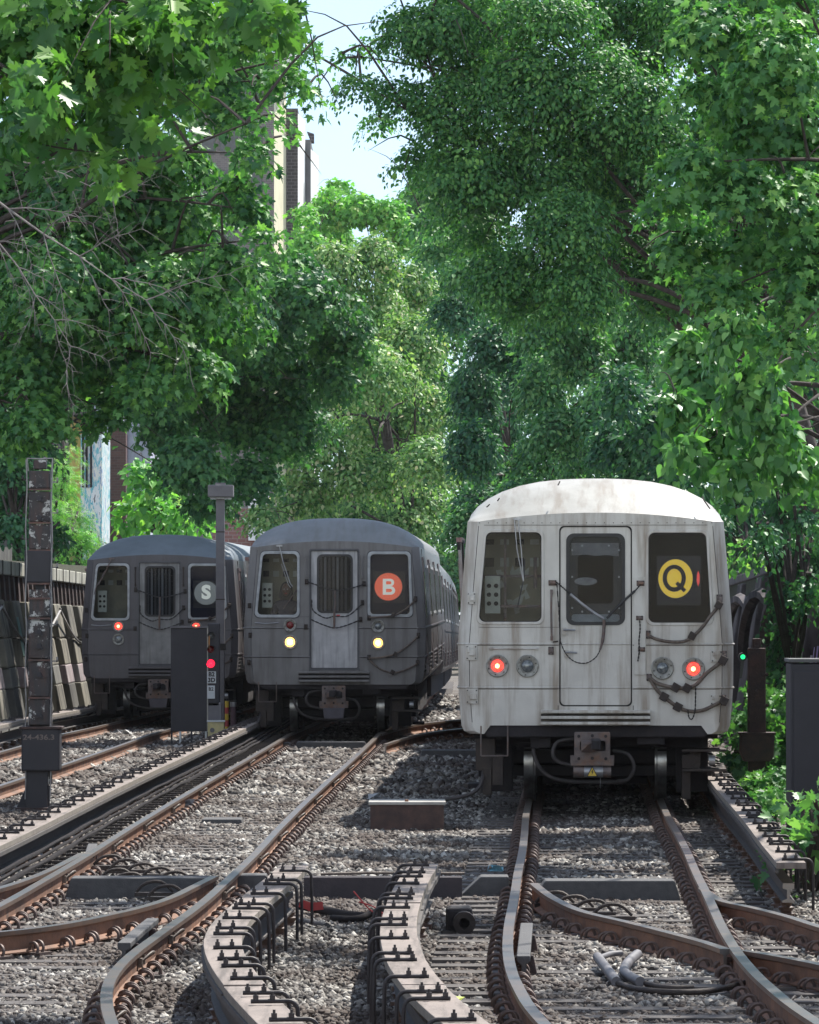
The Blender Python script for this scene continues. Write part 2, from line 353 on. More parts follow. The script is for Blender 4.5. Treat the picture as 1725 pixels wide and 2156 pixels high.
def gravel():
    rng = np.random.default_rng(3)
    m = bpy.data.materials.new('ballast_stones'); t, b = nodes(m)
    at = N(t, 'ShaderNodeAttribute', attribute_name='rnd')
    c = ramp(t, at.outputs['Fac'], [(0, (.03, .025, .024)), (.25, (.085, .075, .07)), (.5, (.17, .157, .145)), (.75, (.30, .285, .26)), (1, (.58, .56, .52))])
    f = ramp(t, noise(t, .55, detail=3), [(.42, (0, 0, 0)), (.58, (.75, .75, .75))]); c = mix(t, f, c, (.07, .048, .038))
    c = mix(t, .55, c, ramp(t, noise(t, 40), [(.3, (.45, .45, .45)), (.7, (1, 1, 1))]), 'MULTIPLY')
    t.links.new(c, b.inputs['Base Color']); b.inputs['Roughness'].default_value = .85
    allV = []; allF = []; rn = []; off = 0
    cube = np.array([(x, y, z) for z in (-1, 1) for y in (-1, 1) for x in (-1, 1)], float)
    fc = [(0, 2, 3, 1), (4, 5, 7, 6), (0, 1, 5, 4), (2, 6, 7, 3), (0, 4, 6, 2), (1, 3, 7, 5)]
    for y0, y1, dens, size in ((23, 32, 640, .042), (32, 42, 480, .047), (42, 60, 230, .060), (60, 100, 70, .095), (100, 150, 16, .14)):
        half = y1 * .0885; n = int((y1 - y0) * 2 * half * dens)
        y = rng.uniform(y0, y1, n); x = rng.uniform(-half, half, n); k = np.abs(x) < y * .0885 + .1
        x, y = x[k], y[k]
        wl = np.array([wallx(v, -1) for v in np.arange(y0, y1 + 1)]); wr = np.array([wallx(v, 1) for v in np.arange(y0, y1 + 1)]); yy = np.arange(y0, y1 + 1)
        k = (x > np.interp(y, yy, wl)) & (x < np.maximum(np.interp(y, yy, wr), 6.4 if y1 < 50 else 0)); x, y = x[k], y[k]; n = len(x)
        # fewer stones lie on the ties and none on the rails
        ty = np.abs(((y - 20) % .56) - .28) > .17; q = np.array([Qc(v) for v in yy]); bb = np.array([Bc(v) for v in yy])
        near = (np.abs(x - np.interp(y, yy, q)) < 1.3) | (np.abs(x - np.interp(y, yy, bb)) < 1.3)
        rl = (np.abs(np.abs(x - np.interp(y, yy, q)) - .753) < .14) | (np.abs(np.abs(x - np.interp(y, yy, bb)) - .753) < .14)
        k = ~((near & ty & (rng.random(n) < .35)) | (rl & (rng.random(n) < .85))); x, y = x[k], y[k]; n = len(x)
        z = -.205 + rng.uniform(0, .022, n) + np.where(y > 80, -.0092 * (y - 80), 0) + .018 * np.sin(x * 2.3 + y) * np.sin(y * 1.1)
        S = size * rng.uniform(.34, .62, (n, 1)) * rng.uniform([.8, .7, .45], [1.3, 1.1, .85], (n, 3))
        T = cube[None] * rng.uniform(.55, 1.05, (n, 8, 3)) * S[:, None, :]
        V = np.einsum('nvk,nkj->nvj', T, rand_frames(n, rng)) + np.stack([x, y, z], 1)[:, None, :]
        lp = np.array([i for f_ in fc for i in f_]); allF.append((lp[None] + (np.arange(n) * 8)[:, None] + off).ravel()); off += n * 8
        allV.append(V.reshape(-1, 3)); rn.append(np.repeat(rng.random(n), 6))
    V = np.concatenate(allV); Fl = np.concatenate(allF); rn = np.concatenate(rn)
    o = fastmesh('gravel', V, Fl, np.full(len(Fl) // 4, 4), rn, m); o['kind'] = 'stuff'; tag(o, 'grey and brown broken ballast stones around the tracks', 'gravel')
gravel()

# ---------------------------------------------------------------- walls
def retaining_wall():
    W = empty('retaining_wall', (wallx(90, -1), 90, -.2), 'tall streaked concrete retaining wall with buttresses left of the dark grey train', 'wall')
    og = W.location.copy(); rnd = random.Random(4)
    def P(y, out, z): return Vector((wallx(y, -1) + out, y, z + tz(y)))
    y0, y1 = 62, 127
    ys = [y0 + (y1 - y0) * k / 26 for k in range(27)]
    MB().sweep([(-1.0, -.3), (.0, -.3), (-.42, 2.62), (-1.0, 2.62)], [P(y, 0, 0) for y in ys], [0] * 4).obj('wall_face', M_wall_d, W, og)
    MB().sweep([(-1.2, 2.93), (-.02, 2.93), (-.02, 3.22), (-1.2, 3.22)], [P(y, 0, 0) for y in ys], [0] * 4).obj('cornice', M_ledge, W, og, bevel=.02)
    # joints cut in the cornice, dark slots
    mb = MB()
    for k in range(40):
        y = y0 + 1 + k * 1.62; mb.box(P(y, -.015, 3.075), (.02, .05, .29))
    mb.obj('cornice_joint', M_seam, W, og)
    y = y0 + .8
    cor = MB().box((0, 0, 0), (.42, .42, .56), taper=.8).mesh('corbel', M_rustpost)
    while y < y1:
        c = link('corbel', cor, W, P(y, -.26, 2.66) - og); y += .95
    # buttresses with a painted band
    y = y0 + 1; k = 0
    while y < y1 - 1:
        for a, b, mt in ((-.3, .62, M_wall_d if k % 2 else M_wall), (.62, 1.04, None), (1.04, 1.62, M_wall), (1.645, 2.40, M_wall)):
            f = lambda z: .62 - .19 * (z + .3)
            wv = 1.9 + rnd.uniform(-.2, .2)
            q = P(y, 0, 0)
            pts = [(x, yy, z) for z in (a, b) for x, yy in ((-.5, -wv / 2), (f(z), -wv / 2 + .05), (f(z), wv / 2), (-.5, wv / 2))]
            mt = mt or [mat('faded_pink_paint', (.33, .25, .26), (.2, .17, .18), 3, .85, streak=(.5, .48, .47), sc=.8, sstr=(4, 4, .5)), mat('grey_green_paint', (.22, .23, .2), (.16, .15, .14), 3, .85, streak=(.09, .08, .08), sc=.8, sstr=(4, 4, .5))][k % 3 == 2]
            m = MB().add([(q.x + u, q.y + v, z + tz(y)) for u, v, z in pts], [(3, 2, 1, 0), (4, 5, 6, 7), (0, 1, 5, 4), (1, 2, 6, 5), (2, 3, 7, 6), (3, 0, 4, 7)])
            m.obj('buttress', mt, W, og, bevel=.03)
        y += 2.95; k += 1
    # water stains in colour, low band of paint drips at the near end
    for yy, c, nm in ((97.5, (.20, .34, .30), 'faded_green_paint'), (99.2, (.5, .48, .46), 'faded_white_paint')):
        q = P(yy, 0, 0); f = lambda z: .62 - .19 * (z + .3) + .004
        MB().add([(q.x + f(1.1), yy, 1.1), (q.x + f(1.1), yy + .8, 1.1), (q.x + f(1.9) + .001, yy + .6, 1.9), (q.x + f(1.9) + .001, yy + .1, 1.9)], [(0, 1, 2, 3)]).obj('paint_streak', mat(nm, c, None, 4, .9), W, og)
    # parapet set back on the near part
    MB().sweep([(-1.5, 3.2), (-1.15, 3.2), (-1.15, 3.95), (-1.5, 3.95)], [P(y, 0, 0) for y in ys if y < 112], [0] * 4).obj('parapet', M_wall_d, W, og)
    MB().sweep([(-1.6, 3.95), (-1.05, 3.95), (-1.05, 4.03), (-1.6, 4.03)], [P(y, 0, 0) for y in ys if y < 112], [0] * 4).obj('parapet_cap', mat('dark_cap', (.07, .068, .066), None, 3, .9), W, og)
    # kerb at the foot
    MB().sweep([(.45, -.3), (1.0, -.3), (1.0, -.02), (.45, .02)], [P(y, 0, 0) for y in ys], [0] * 4).obj('footing', mat('foot_concrete', (.2, .2, .19), (.12, .12, .11), 5, .9, bump=.5), W, og, bevel=.02)
    # sagging cable clipped to the wall
    pts = []
    for a in range(4):
        s = y0 + 8 + a * 12
        for i in range(9):
            u = i / 8; pts.append(P(s + u * 12, .30, 2.25 - .75 * math.sin(math.pi * u) * (1 if a != 1 else .6)))
    cb = MB().tube(smoothpts(pts, 3), .028, 6).obj('wall_cable', M_wire, None, tuple(pts[0]), smooth=60); cb.location = pts[0]
    tag(cb, 'grey cable sagging in loops along the left concrete wall', 'cable')
retaining_wall()
def stone_wall():
    W = empty('stone_retaining_wall', (wallx(70, 1), 70, -.2), 'dark stained retaining wall with arches right of the white train', 'wall')
    og = W.location.copy(); y0, y1 = 52, 150
    ys = [y0 + (y1 - y0) * k / 30 for k in range(31)]
    P = lambda y, z=0: Vector((wallx(y, 1), y, z + tz(y)))
    Mw = mat('dark_purplish_stone', (.17, .145, .15), (.075, .065, .07), 1.6, .9, bump=.6, bscale=6, streak=(.02, .02, .022), sc=.9, sstr=(1.4, 1.4, .3))
    MB().sweep([(.15, -.3), (.62, 2.95), (1.3, 2.95), (1.3, -.3)], [P(y) for y in ys], [0] * 4).obj('wall_face', Mw, W, og)
    MB().sweep([(.42, 2.95), (.42, 3.15), (1.3, 3.15), (1.3, 2.95)], [P(y) for y in ys], [0] * 4).obj('coping', mat('dark_coping', (.17, .155, .16), (.1, .09, .095), 3, .9, bump=.4), W, og, bevel=.03)
    MB().sweep([(.36, 2.35), (.30, 2.5), (.62, 2.5), (.62, 2.35)], [P(y) for y in ys], [0] * 4).obj('string_course', mat('dark_coping', (1, 1, 1)), W, og)
    y = y0 + 2; k = 0
    while y < y1:
        m = MB(); q = P(y)
        f = lambda z: .15 + (z + .3) * .145 - .28
        m.add([(q.x + u, y + v, z + tz(y)) for z, u in ((-.3, 0), (2.9, 0)) for u, v in ((f(z), -.7), (f(z), .7), (f(z) + 1, .7), (f(z) + 1, -.7))], [(0, 1, 2, 3), (7, 6, 5, 4), (4, 5, 1, 0), (5, 6, 2, 1), (6, 7, 3, 2), (7, 4, 0, 3)])
        m.obj('pier', Mw, W, og, bevel=.04)
        # arched rib between the piers
        arc = [(q.x + .34, y + .7 + 4.95 * (1 - math.cos(a)), 1.2 + tz(y) + 1.25 * math.sin(a)) for a in [math.pi * i / 12 for i in range(13)]]
        MB().tube(arc, .13, 6).obj('arch_rib', Mw, W, og)
        y += 11.3; k += 1
    # painted tag, lilac strokes that follow the wall's batter
    lil = mat('lilac_spray_paint', (.38, .31, .62), (.30, .25, .5), 5, .8); lil2 = mat('grey_spray_paint', (.45, .44, .47), (.3, .29, .33), 5, .8)
    rr = random.Random(5); m = MB(); m2 = MB()
    for i in range(26):
        y = rr.uniform(61, 72); z0 = rr.uniform(.4, 1.0); h = rr.uniform(.35, .9); wd = rr.uniform(.1, .4)
        g = lambda z: wallx(y, 1) + .15 + (z + .3) * .145 - .285 - .004 * i / 26
        (m if i % 3 else m2).add([(g(z0), y, z0), (g(z0), y + wd, z0 + rr.uniform(-.1, .1)), (g(z0 + h), y + wd + .2, z0 + h), (g(z0 + h), y + .2, z0 + h)], [(0, 1, 2, 3)])
    m.obj('painted_tag', lil, W, og); m2.obj('painted_tag', lil2, W, og)
stone_wall()

# ---------------------------------------------------------------- rails, ties, clips
RP = [(-.036, 0), (.036, 0), (.036, -.03), (.012, -.042), (.010, -.13), (.065, -.15), (.065, -.16), (-.065, -.16), (-.065, -.15), (-.010, -.13), (-.012, -.042), (-.036, -.03)]
RM = [0, 1, 1, 2, 2, 2, 2, 2, 2, 2, 1, 1]
def rail(name, pts, parent, og):
    return MB().sweep(RP, pts, RM).obj(name, [M_railtop, M_railedge, M_rust], parent, og)
def clipmesh():
    m = MB(); pts = []
    for i in range(15):
        a = -.5 + i / 14 * (math.pi + 1.0); pts.append((.075 + .052 * math.cos(a) * (1 if i < 10 else .8), -.03 + .06 * i / 14, .012 + .052 * math.sin(a)))
    m.tube(pts, .012, 6); m.tube([(p[0] + .008, p[1] - .085, p[2] - .006) for p in pts], .012, 6)
    m.box((.07, -.02, -.02), (.16, .17, .02))
    return m.mesh('rail_clip', M_clip, smooth=50)
CLIP = clipmesh()
TIE = MB().box((0, 0, -.09), (2.55, .24, .18)).mesh('tie', M_tie)
def inview(x, y): return abs(x) < y * .0885 + .3
def track(fn, y0, y1, label, group, clips=True, tdz=0, ties=True, step=.56, side=None, cz=0):
    T = empty('railway_track', (fn(y0), y0, 0), label, 'railway track', group); og = T.location.copy()
    ys = np.arange(y0, y1 + .01, .5)
    ln = lambda off: [Vector((fn(y) + off, y, tz(y) + cz)) for y in ys]
    for s in (-1, 1): rail('rail', ln(.7535 * s), T, og)
    big = MB(); tb = MB(); nc = nt_ = 0; y = y0 + .2
    cm = np.array([v.co[:] for v in CLIP.vertices]); cf = [tuple(p.vertices) for p in CLIP.polygons]
    while y < y1:
        x = fn(y); h = math.atan((fn(y + .5) - fn(y - .5))); z = tz(y) - .183 + tdz
        if inview(x, y) or inview(x - 1.3, y) or inview(x + 1.3, y):
            if ties:
                if nt_ < 100: o = link('tie', TIE, T, (x - og.x, y - og.y, z)); o.rotation_euler.z = -h + random.uniform(-.01, .01); nt_ += 1
                else: tb.box((x, y, z - .09), (2.55, .24, .18))
            if clips and y < 82:
                for s in (-1, 1):
                    for q in (-1, 1):
                        px_ = x + .7535 * s
                        if not inview(px_, y): continue
                        jy = random.uniform(-.08, .08)
                        if nc < 100:
                            o = link('rail_clip', CLIP, T, (px_ - og.x, y + jy - og.y, z + .012)); o.rotation_euler.z = -h + (math.pi if q < 0 else 0); nc += 1
                            # the tip may sit a little high or low
                        else:
                            c, sn = math.cos(-h + (math.pi if q < 0 else 0)), math.sin(-h + (math.pi if q < 0 else 0))
                            big.add([(px_ + c * a - sn * b_, y + jy + sn * a + c * b_, z + .012 + d) for a, b_, d in cm], cf)
        y += step
    if big.v: o = big.obj('rail_clip', M_clip, T, og, smooth=50); o['kind'] = 'stuff'
    if tb.v: o = tb.obj('tie', M_tie, T, og); o['kind'] = 'stuff'
    return T
TG = 'running tracks in the cutting'
tq = track(Qc, 22, 150, 'rusty track carrying the white train, with rows of spring clips', TG, tdz=.014)
tb_ = track(Bc, 22, 200, 'rusty track leading to the grey train with lit headlamps', TG)
ts = track(Sc, 50, 200, 'dull brown track under the dark grey train by the left wall', TG, clips=False)

# turnout rails that leave the two near tracks
def X(x, y, z=0):                                 # photo point on the plane z
    Y = (CZ - z) * F / (y - HY); return Vector(((x - CX) * Y / F, Y, z))
def turnout(name, label, lines, group):
    P = X(*lines[0][len(lines[0]) // 2]); P.z = 0
    T = empty(name, P, label, 'turnout', group)
    for ln in lines:
        pts = smoothpts([X(*p) for p in ln], 8)
        for p in pts: p.z = -.002
        rail('rail', pts, T, P)
        acc = 0; last = pts[0]; fl = 0
        for i in range(1, len(pts)):
            acc += (pts[i] - last).length; last = pts[i]
            if acc > .42 and i > 10:
                acc = 0; d = pts[i] - pts[i - 1]; h = math.atan2(d.x, d.y)
                for q in (0, math.pi):
                    o = link('rail_clip', CLIP, T, (pts[i].x - P.x, pts[i].y - P.y, -.152)); o.rotation_euler.z = -h + q
    return T
GT = 'turnout rails curving off the near tracks'
l1 = turnout('turnout', 'curved rusty turnout rails sweeping left from the centre track', [
    [(452, 1843), (400, 1869), (365, 1886), (320, 1902), (250, 1920), (125, 1945), (0, 1960), (-140, 1972)],
    [(175, 1795), (95, 1835), (0, 1868), (-120, 1895)]], GT)
l2 = turnout('turnout', 'curved turnout rails crossing to the right in the nearest track', [
    [(1123, 1858), (1162, 1887), (1224, 1916), (1319, 1939), (1403, 1960), (1481, 1981), (1526, 1996)],
    [(1560, 1998), (1610, 2006), (1655, 2014), (1725, 2028), (1800, 2045)],
    [(1478, 1868), (1515, 1893), (1588, 1910), (1655, 1927), (1725, 1949), (1800, 1970)]], GT)
l3 = turnout('turnout', 'dark crossover rails in the shade between the headlit train and the white train', [
    [(812, 1566), (868, 1549), (930, 1538), (1010, 1530)], [(800, 1545), (860, 1528), (930, 1518), (1000, 1512)]], GT)
for T_, (x, y, dx, n_) in ((l1, (235, 1825, 34, 6)), (l2, (1170, 1905, 40, 4)), (l1, (250, 1855, 26, 5))):   # slide plates with curved rods
    for k in range(n_):
        p = X(x + dx * k, y + 9 * k, -.13) - T_.location; m = MB(); m.box(p, (.34, .12, .03))
        m.tube(smoothpts([p + Vector((-.16, 0, .02)), p + Vector((-.08, 0, .09)), p + Vector((.05, 0, .1)), p + Vector((.15, 0, .02))], 4), .014, 6)
        m.obj('slide_plate', M_under2, T_, smooth=50)

# ---------------------------------------------------------------- third rails with cover boards
def bracket_mesh():
    m = MB(); q = [(-.06, 0, .0)] + [(.13 + .05 * math.sin(a), 0, -.05 + .05 * math.cos(a)) for a in [R(90) * i / 5 for i in range(6)]] + [(.185, 0, -.2), (.185, 0, -.40)]
    m.tube(q, .0115, 8)
    for x in (-.035, .05): m.box((x, 0, .02), (.026, .026, .022)); m.tube([(x, 0, .03), (x, 0, .048)], .007, 6)
    return m.mesh('bracket', M_rubber and mat('dark_bracket_iron', (.055, .048, .05), (.035, .03, .032), 12, .6, .3), smooth=40)
BR = bracket_mesh()
INS = MB().tube([(0, 0, 0), (0, 0, .04), (0, 0, .05), (0, 0, .09), (0, 0, .1), (0, 0, .13)], [.07, .07, .04, .065, .04, .05], 10).mesh('insulator', mat('brown_insulator', (.13, .08, .055), (.1, .06, .05), 6, .4), smooth=40)
def third_rail(fn, y0, y1, side, label, top=.26, group='third rails under wooden cover boards', sp=.9, ramp_=True):
    T = empty('third_rail', (fn(y0), y0, -.2), label, 'third rail', group); og = T.location.copy()
    ys = list(np.arange(y0, y1 + .01, 1.0))
    P = lambda y, u, v: Vector((fn(y) + u, y, v + tz(y)))
    seg = max(3.4, (y1 - y0) / 18); a = y0; k = 0
    while a < y1 - .3:                             # boards in lengths with a butt joint
        b = min(a + seg, y1); q = [a + (b - a) * i / 6 for i in range(7)]; q[-1] -= .012
        j = random.uniform(-.006, .006)
        MB().sweep([(-.115, 0), (.115, 0), (.115, -.05), (-.115, -.05)], [P(y, 0, top + j) for y in q], [0, 1, 1, 1]).obj('cover_board', [M_board, M_boardedge], T, og, bevel=.004)
        MB().sweep([(-side * .115 - .012, -.05), (-side * .115 + .02, -.05), (-side * .115 + .02, -.085), (-side * .115 - .012, -.085)], [P(y, 0, top + j) for y in q], [0] * 4).obj('side_board', mat('dark_side_board', (.10, .09, .085), None, 5, .85), T, og)
        a = b; k += 1
    MB().sweep([(-.045, .10), (.045, .10), (.045, .06), (.012, .05), (.012, -.02), (.05, -.035), (.05, -.05), (-.05, -.05), (-.05, -.035), (-.012, -.02), (-.012, .05), (-.045, .06)], [P(y, -.02 * side, 0) for y in ys], [1] + [0] * 11).obj('contact_rail', [mat('dull_contact_rail', (.07, .062, .06), (.05, .045, .045), 9, .7, .3), M_railtop], T, og)
    n = 0; y = y0 + .25; st = MB(); cm = [v.co[:] for v in BR.vertices]; cf = [tuple(p.vertices) for p in BR.polygons]
    while y < y1:
        if inview(fn(y), y):
            if n < 100:
                o = link('bracket', BR, T, P(y, .0, top + .015) - og); o.rotation_euler.z = (0 if side > 0 else math.pi) + random.uniform(-.03, .03) - math.atan(fn(y + .5) - fn(y - .5))
            else: st.add([(fn(y) + c[0] * side, y + c[1], top + tz(y) + .015 + c[2]) for c in cm], cf)
            n += 1
        y += 1.15 * sp * (1 if n % 3 else .45) * random.uniform(.82, 1.18)
    if st.v: st.obj('bracket', BR.materials[0], T, og)['kind'] = 'stuff'
    y = y0 + .4; c = 0
    while y < y1:
        if inview(fn(y), y) and c < 60: link('insulator', INS, T, P(y, -.02 * side, -.2) - og); c += 1
        y += 1.15
    return T
third_rail(lambda y: Bc(y) + 1.44, 22, 36.6, 1, 'curved third rail cover board in the foreground, left one of the pair')
third_rail(lambda y: Qc(y) - 1.46, 22, 37.0, -1, 'bent third rail cover board in the foreground, right one of the pair')
third_rail(lambda y: Qc(y) + 1.40, 37.0, 110, 1, 'third rail with cover board running under the right side of the white train')
third_rail(lambda y: Bc(y) - 1.42, 34, 130, -1, 'long third rail with cover board along the left of the centre track', top=.19)
third_rail(lambda y: Sc(y) - 1.42, 60, 130, -1, 'third rail at the foot of the left concrete wall', sp=2.2)
# cables lying beside the long third rail
for k, (off, r) in enumerate(((.22, .022), (.27, .018), (.32, .026))):
    pts = [Vector((Bc(y) - 1.42 + off + .004 * math.sin(y * 1.3 + k), y, .02 - .03 * k + .004 * math.sin(y * 2 + k))) for y in np.arange(34, 92, .8)]
    o = MB().tube(pts, r, 6).obj('signal_cable', M_cable, None, pts[0], smooth=60); o.location = pts[0]
    tag(o, ['upper black cable beside the long third rail', 'thin middle black cable beside the long third rail', 'thick lowest black cable beside the long third rail'][k], 'cable', 'cables beside the long third rail')
hang = MB()
CH = MB().box((0, 0, -.06), (.03, .05, .13)).box((0.04, 0, .02), (.26, .04, .02)).mesh('cable_hanger', M_under2)
H = empty('cable_rack', (Bc(34) - 1.1, 34, -.2), 'row of small iron hangers holding cables along the long third rail', 'cable rack')
for k, y in enumerate(np.arange(41, 82, .62)):
    if inview(Bc(y) - 1.1, y): link('cable_hanger', CH, H, Vector((Bc(y) - 1.42 + .33, y, -.08)) - H.location)

# ---------------------------------------------------------------- things lying on and between the tracks
def rodcover(xa, xb, y, h, d, label, group, sl=.12, sr=.12, z=-.2):
    p = X(xa, y, z); q = X(xb, y, z); L = q.x - p.x
    m = MB(); m.prism([(0, 0), (L, 0), (L - sr, h), (sl, h)], 0, d)
    o = m.obj('switch_rod_cover', M_blockcover, None, (0, 0, 0), loc=(p.x, p.y, z + tz(p.y)), bevel=.012)
    tag(o, label, 'rod cover', group); return o
GC = 'dark rod covers laid across the tracks'
rodcover(135, 462, 1896, .19, .34, 'long dark grey rod cover between the rails of the centre track', GC, .06, .06)
rodcover(1118, 1436, 1902, .19, .34, 'long dark grey rod cover between the rails in front of the white train', GC, .12, .06)
rodcover(962, 1074, 1893, .19, .34, 'short sloping rod cover just left of the track with the white train', GC, .2, .01)
rodcover(487, 566, 1884, .17, .3, 'short flat rod cover just right of the centre track', GC, .02, .02)
rodcover(618, 776, 1580, .14, .4, 'light grey rod cover between the rails right before the headlit train', GC, .06, .06)
rodcover(536, 612, 1580, .13, .4, 'short rod cover left of the rails right before the headlit train', GC, .1, .02)
rodcover(886, 1004, 1600, .15, .5, 'dark low box in the shade beside the left side of the white train', GC, .02, .02)
rodcover(422, 512, 1738, .07, .5, 'small flat dark box on the ballast inside the centre track', GC, .02, .02)
p = X(780, 1752, -.2)
bx = empty('ballast_box', p, 'rusty dark box with white top standing between the two near tracks', 'box')
MB().box((.395, .35, .15), (.79, .70, .29)).obj('box_body', M_rustbox, bx, bevel=.01)
MB().box((.395, .35, .31), (.83, .74, .035)).obj('lid', M_concrete, bx, bevel=.008)
MB().tube([(.39, .06, .32), (.39, .06, .35)], .02, 8).obj('bolt', M_rust, bx)
p = X(650, 1896, -.2)
o = MB().box((.62, .12, .1), (1.32, .2, .19)).obj('timber_beam', mat('dark_purplish_timber', (.055, .045, .05), (.04, .035, .04), 8, .85, bump=.4), loc=p, bevel=.01)
tag(o, 'dark timber beam lying across between the two cover boards', 'timber beam')
o = MB().tube([(0, 0, 0), (.4, .01, .01), (1.2, 0, .005)], .012, 6).obj('steel_rod', M_hose, loc=p + Vector((.1, .12, .215))); tag(o, 'thin steel rod lying on top of the dark timber beam', 'rod')
def hose(name, pts, r, label, m=M_cable, cat='hose', group=None):
    pts = [Vector(q) for q in pts]; o0 = pts[0].copy()
    o = MB().tube(smoothpts([q - o0 for q in pts], 6), r, 9).obj(name, m, loc=o0, smooth=60); return tag(o, label, cat, group)
hose('hose', [X(632, 1905, -.1), X(680, 1915, -.13), X(730, 1926, -.15), X(770, 1930, -.16)], .036, 'thick black hose under the red tags between the cover boards')
hose('hose', [X(700, 1932, -.16), X(750, 1934, -.15), X(790, 1920, -.12), X(822, 1915, -.06)], .026, 'thinner black hose reaching under the right cover board')
hose('conduit', [X(612, 1938, -.17), X(650, 1942, -.17), X(688, 1950, -.17)], .03, 'short ribbed grey conduit lying left of the dark timber beam', M_blockcover)
for k, (a, b) in enumerate((((658, 1868), 'red tag wired to the thick hose, the upper one'), ((668, 1890), 'red tag wired to the thick hose, the lower one'))):
    q = X(*a, 0); o = MB().box((0, 0, -.04), (.12, .004, .06), rot=Matrix.Rotation(.3 - .4 * k, 3, 'Y')).obj('tag', M_redtag, loc=(q.x, 36.2 - k * .1, q.z + .02)); tag(o, b, 'tag', 'red tags between the cover boards')
q = Vector((X(820, 1885, -.1).x, 36, -.1))
o = MB().tube(smoothpts([(0, 0, 0), (-.12, 0, .05), (-.2, .02, .13), (-.26, .02, .2)], 4), .006, 5).tube(smoothpts([(0, 0, 0), (-.1, 0, .08), (-.22, .02, .12)], 4), .006, 5).box((.0, 0, -.02), (.09, .03, .05)).obj('red_wire', M_redtag, loc=q); tag(o, 'loose red wire ending at the right cover board', 'wire')
p = X(934, 1968, -.2)
br_ = empty('drive_motor', p, 'squat black cylinder with a hollow end on the ballast left of the nearest rail', 'cylinder')
MB().box((.12, .2, .10), (.2, .34, .2)).obj('housing', M_under, br_, bevel=.03)
m = MB(); n = 18
for r0, r1, y0_, y1_ in ((.085, .085, -.10, .12), (.04, .085, -.10, -.10), (.04, .04, -.10, .0)):
    vs = [(.155 + rr_ * math.cos(2 * math.pi * k / n), yy, .095 + rr_ * math.sin(2 * math.pi * k / n)) for rr_, yy in ((r0, y0_), (r1, y1_)) for k in range(n)]
    m.add(vs, [(k, (k + 1) % n, n + (k + 1) % n, n + k) for k in range(n)])
m.obj('hollow_end', M_under2, br_, smooth=40)
# heater pipes on the nearest track
G2 = 'grey pipes lying in the nearest track'
hose('pipe', [X(1258, 2014, -.1), X(1278, 2040, -.12), X(1298, 2066, -.13)], .034, 'straight grey pipe lying slanted in the nearest track, left of the bent one', M_greymetal, 'pipe', G2)
hose('pipe', [X(1342, 2008, -.1), X(1322, 2026, -.11), X(1314, 2044, -.12), X(1328, 2056, -.13), X(1348, 2066, -.13)], .034, 'bent grey pipe lying in the nearest track beside the straight one', M_greymetal, 'pipe', G2)
hose('pipe', [X(1262, 2016, -.1), X(1285, 2008, -.1), X(1308, 2006, -.1)], .02, 'thin short grey pipe behind the slanted pipe', M_greymetal, 'pipe', G2)
hose('pipe', [X(1298, 2068, -.14), X(1345, 2082, -.14), X(1420, 2088, -.14), X(1500, 2084, -.14), X(1578, 2066, -.12)], .02, 'long thin curved rod joining the pipes to the right rail', M_under2, 'pipe', G2)
hose('pipe', [X(1348, 2066, -.14), X(1400, 2078, -.14), X(1460, 2078, -.14)], .018, 'short thin rod running right from the bent pipe', M_under2, 'pipe', G2)
def guard(pa, pb, label):
    a, b = X(*pa, -.03), X(*pb, -.03); c = (a + b) / 2; d = b - a; L = d.length; h = math.atan2(d.x, d.y)
    g = empty('guard_rail', (c.x, c.y, -.19), label, 'guard rail', 'short guard rails', rz=-h)
    MB().sweep([(-.045, 0), (.045, 0), (.045, -.04), (.015, -.06), (.015, -.12), (-.015, -.12), (-.015, -.06), (-.045, -.04)], [(0, -L / 2, .18), (0, 0, .185), (0, L / 2, .18)], [0] * 8).obj('bar', M_blockcover, g, bevel=.008)
    for y in (-.3, .3): MB().box((.02, y * L, .07), (.14, .1, .14), taper=.6).obj('brace', M_rustpost, g, bevel=.01)
guard((1102, 2018), (1109, 1948), 'short dark guard block inside the nearest rail of the white train track')
guard((262, 1990), (322, 1938), 'short dark guard block beside the left bend of the centre track')
guard((190, 1800), (196, 1780), 'small dark guard block at the far end of the left turnout')
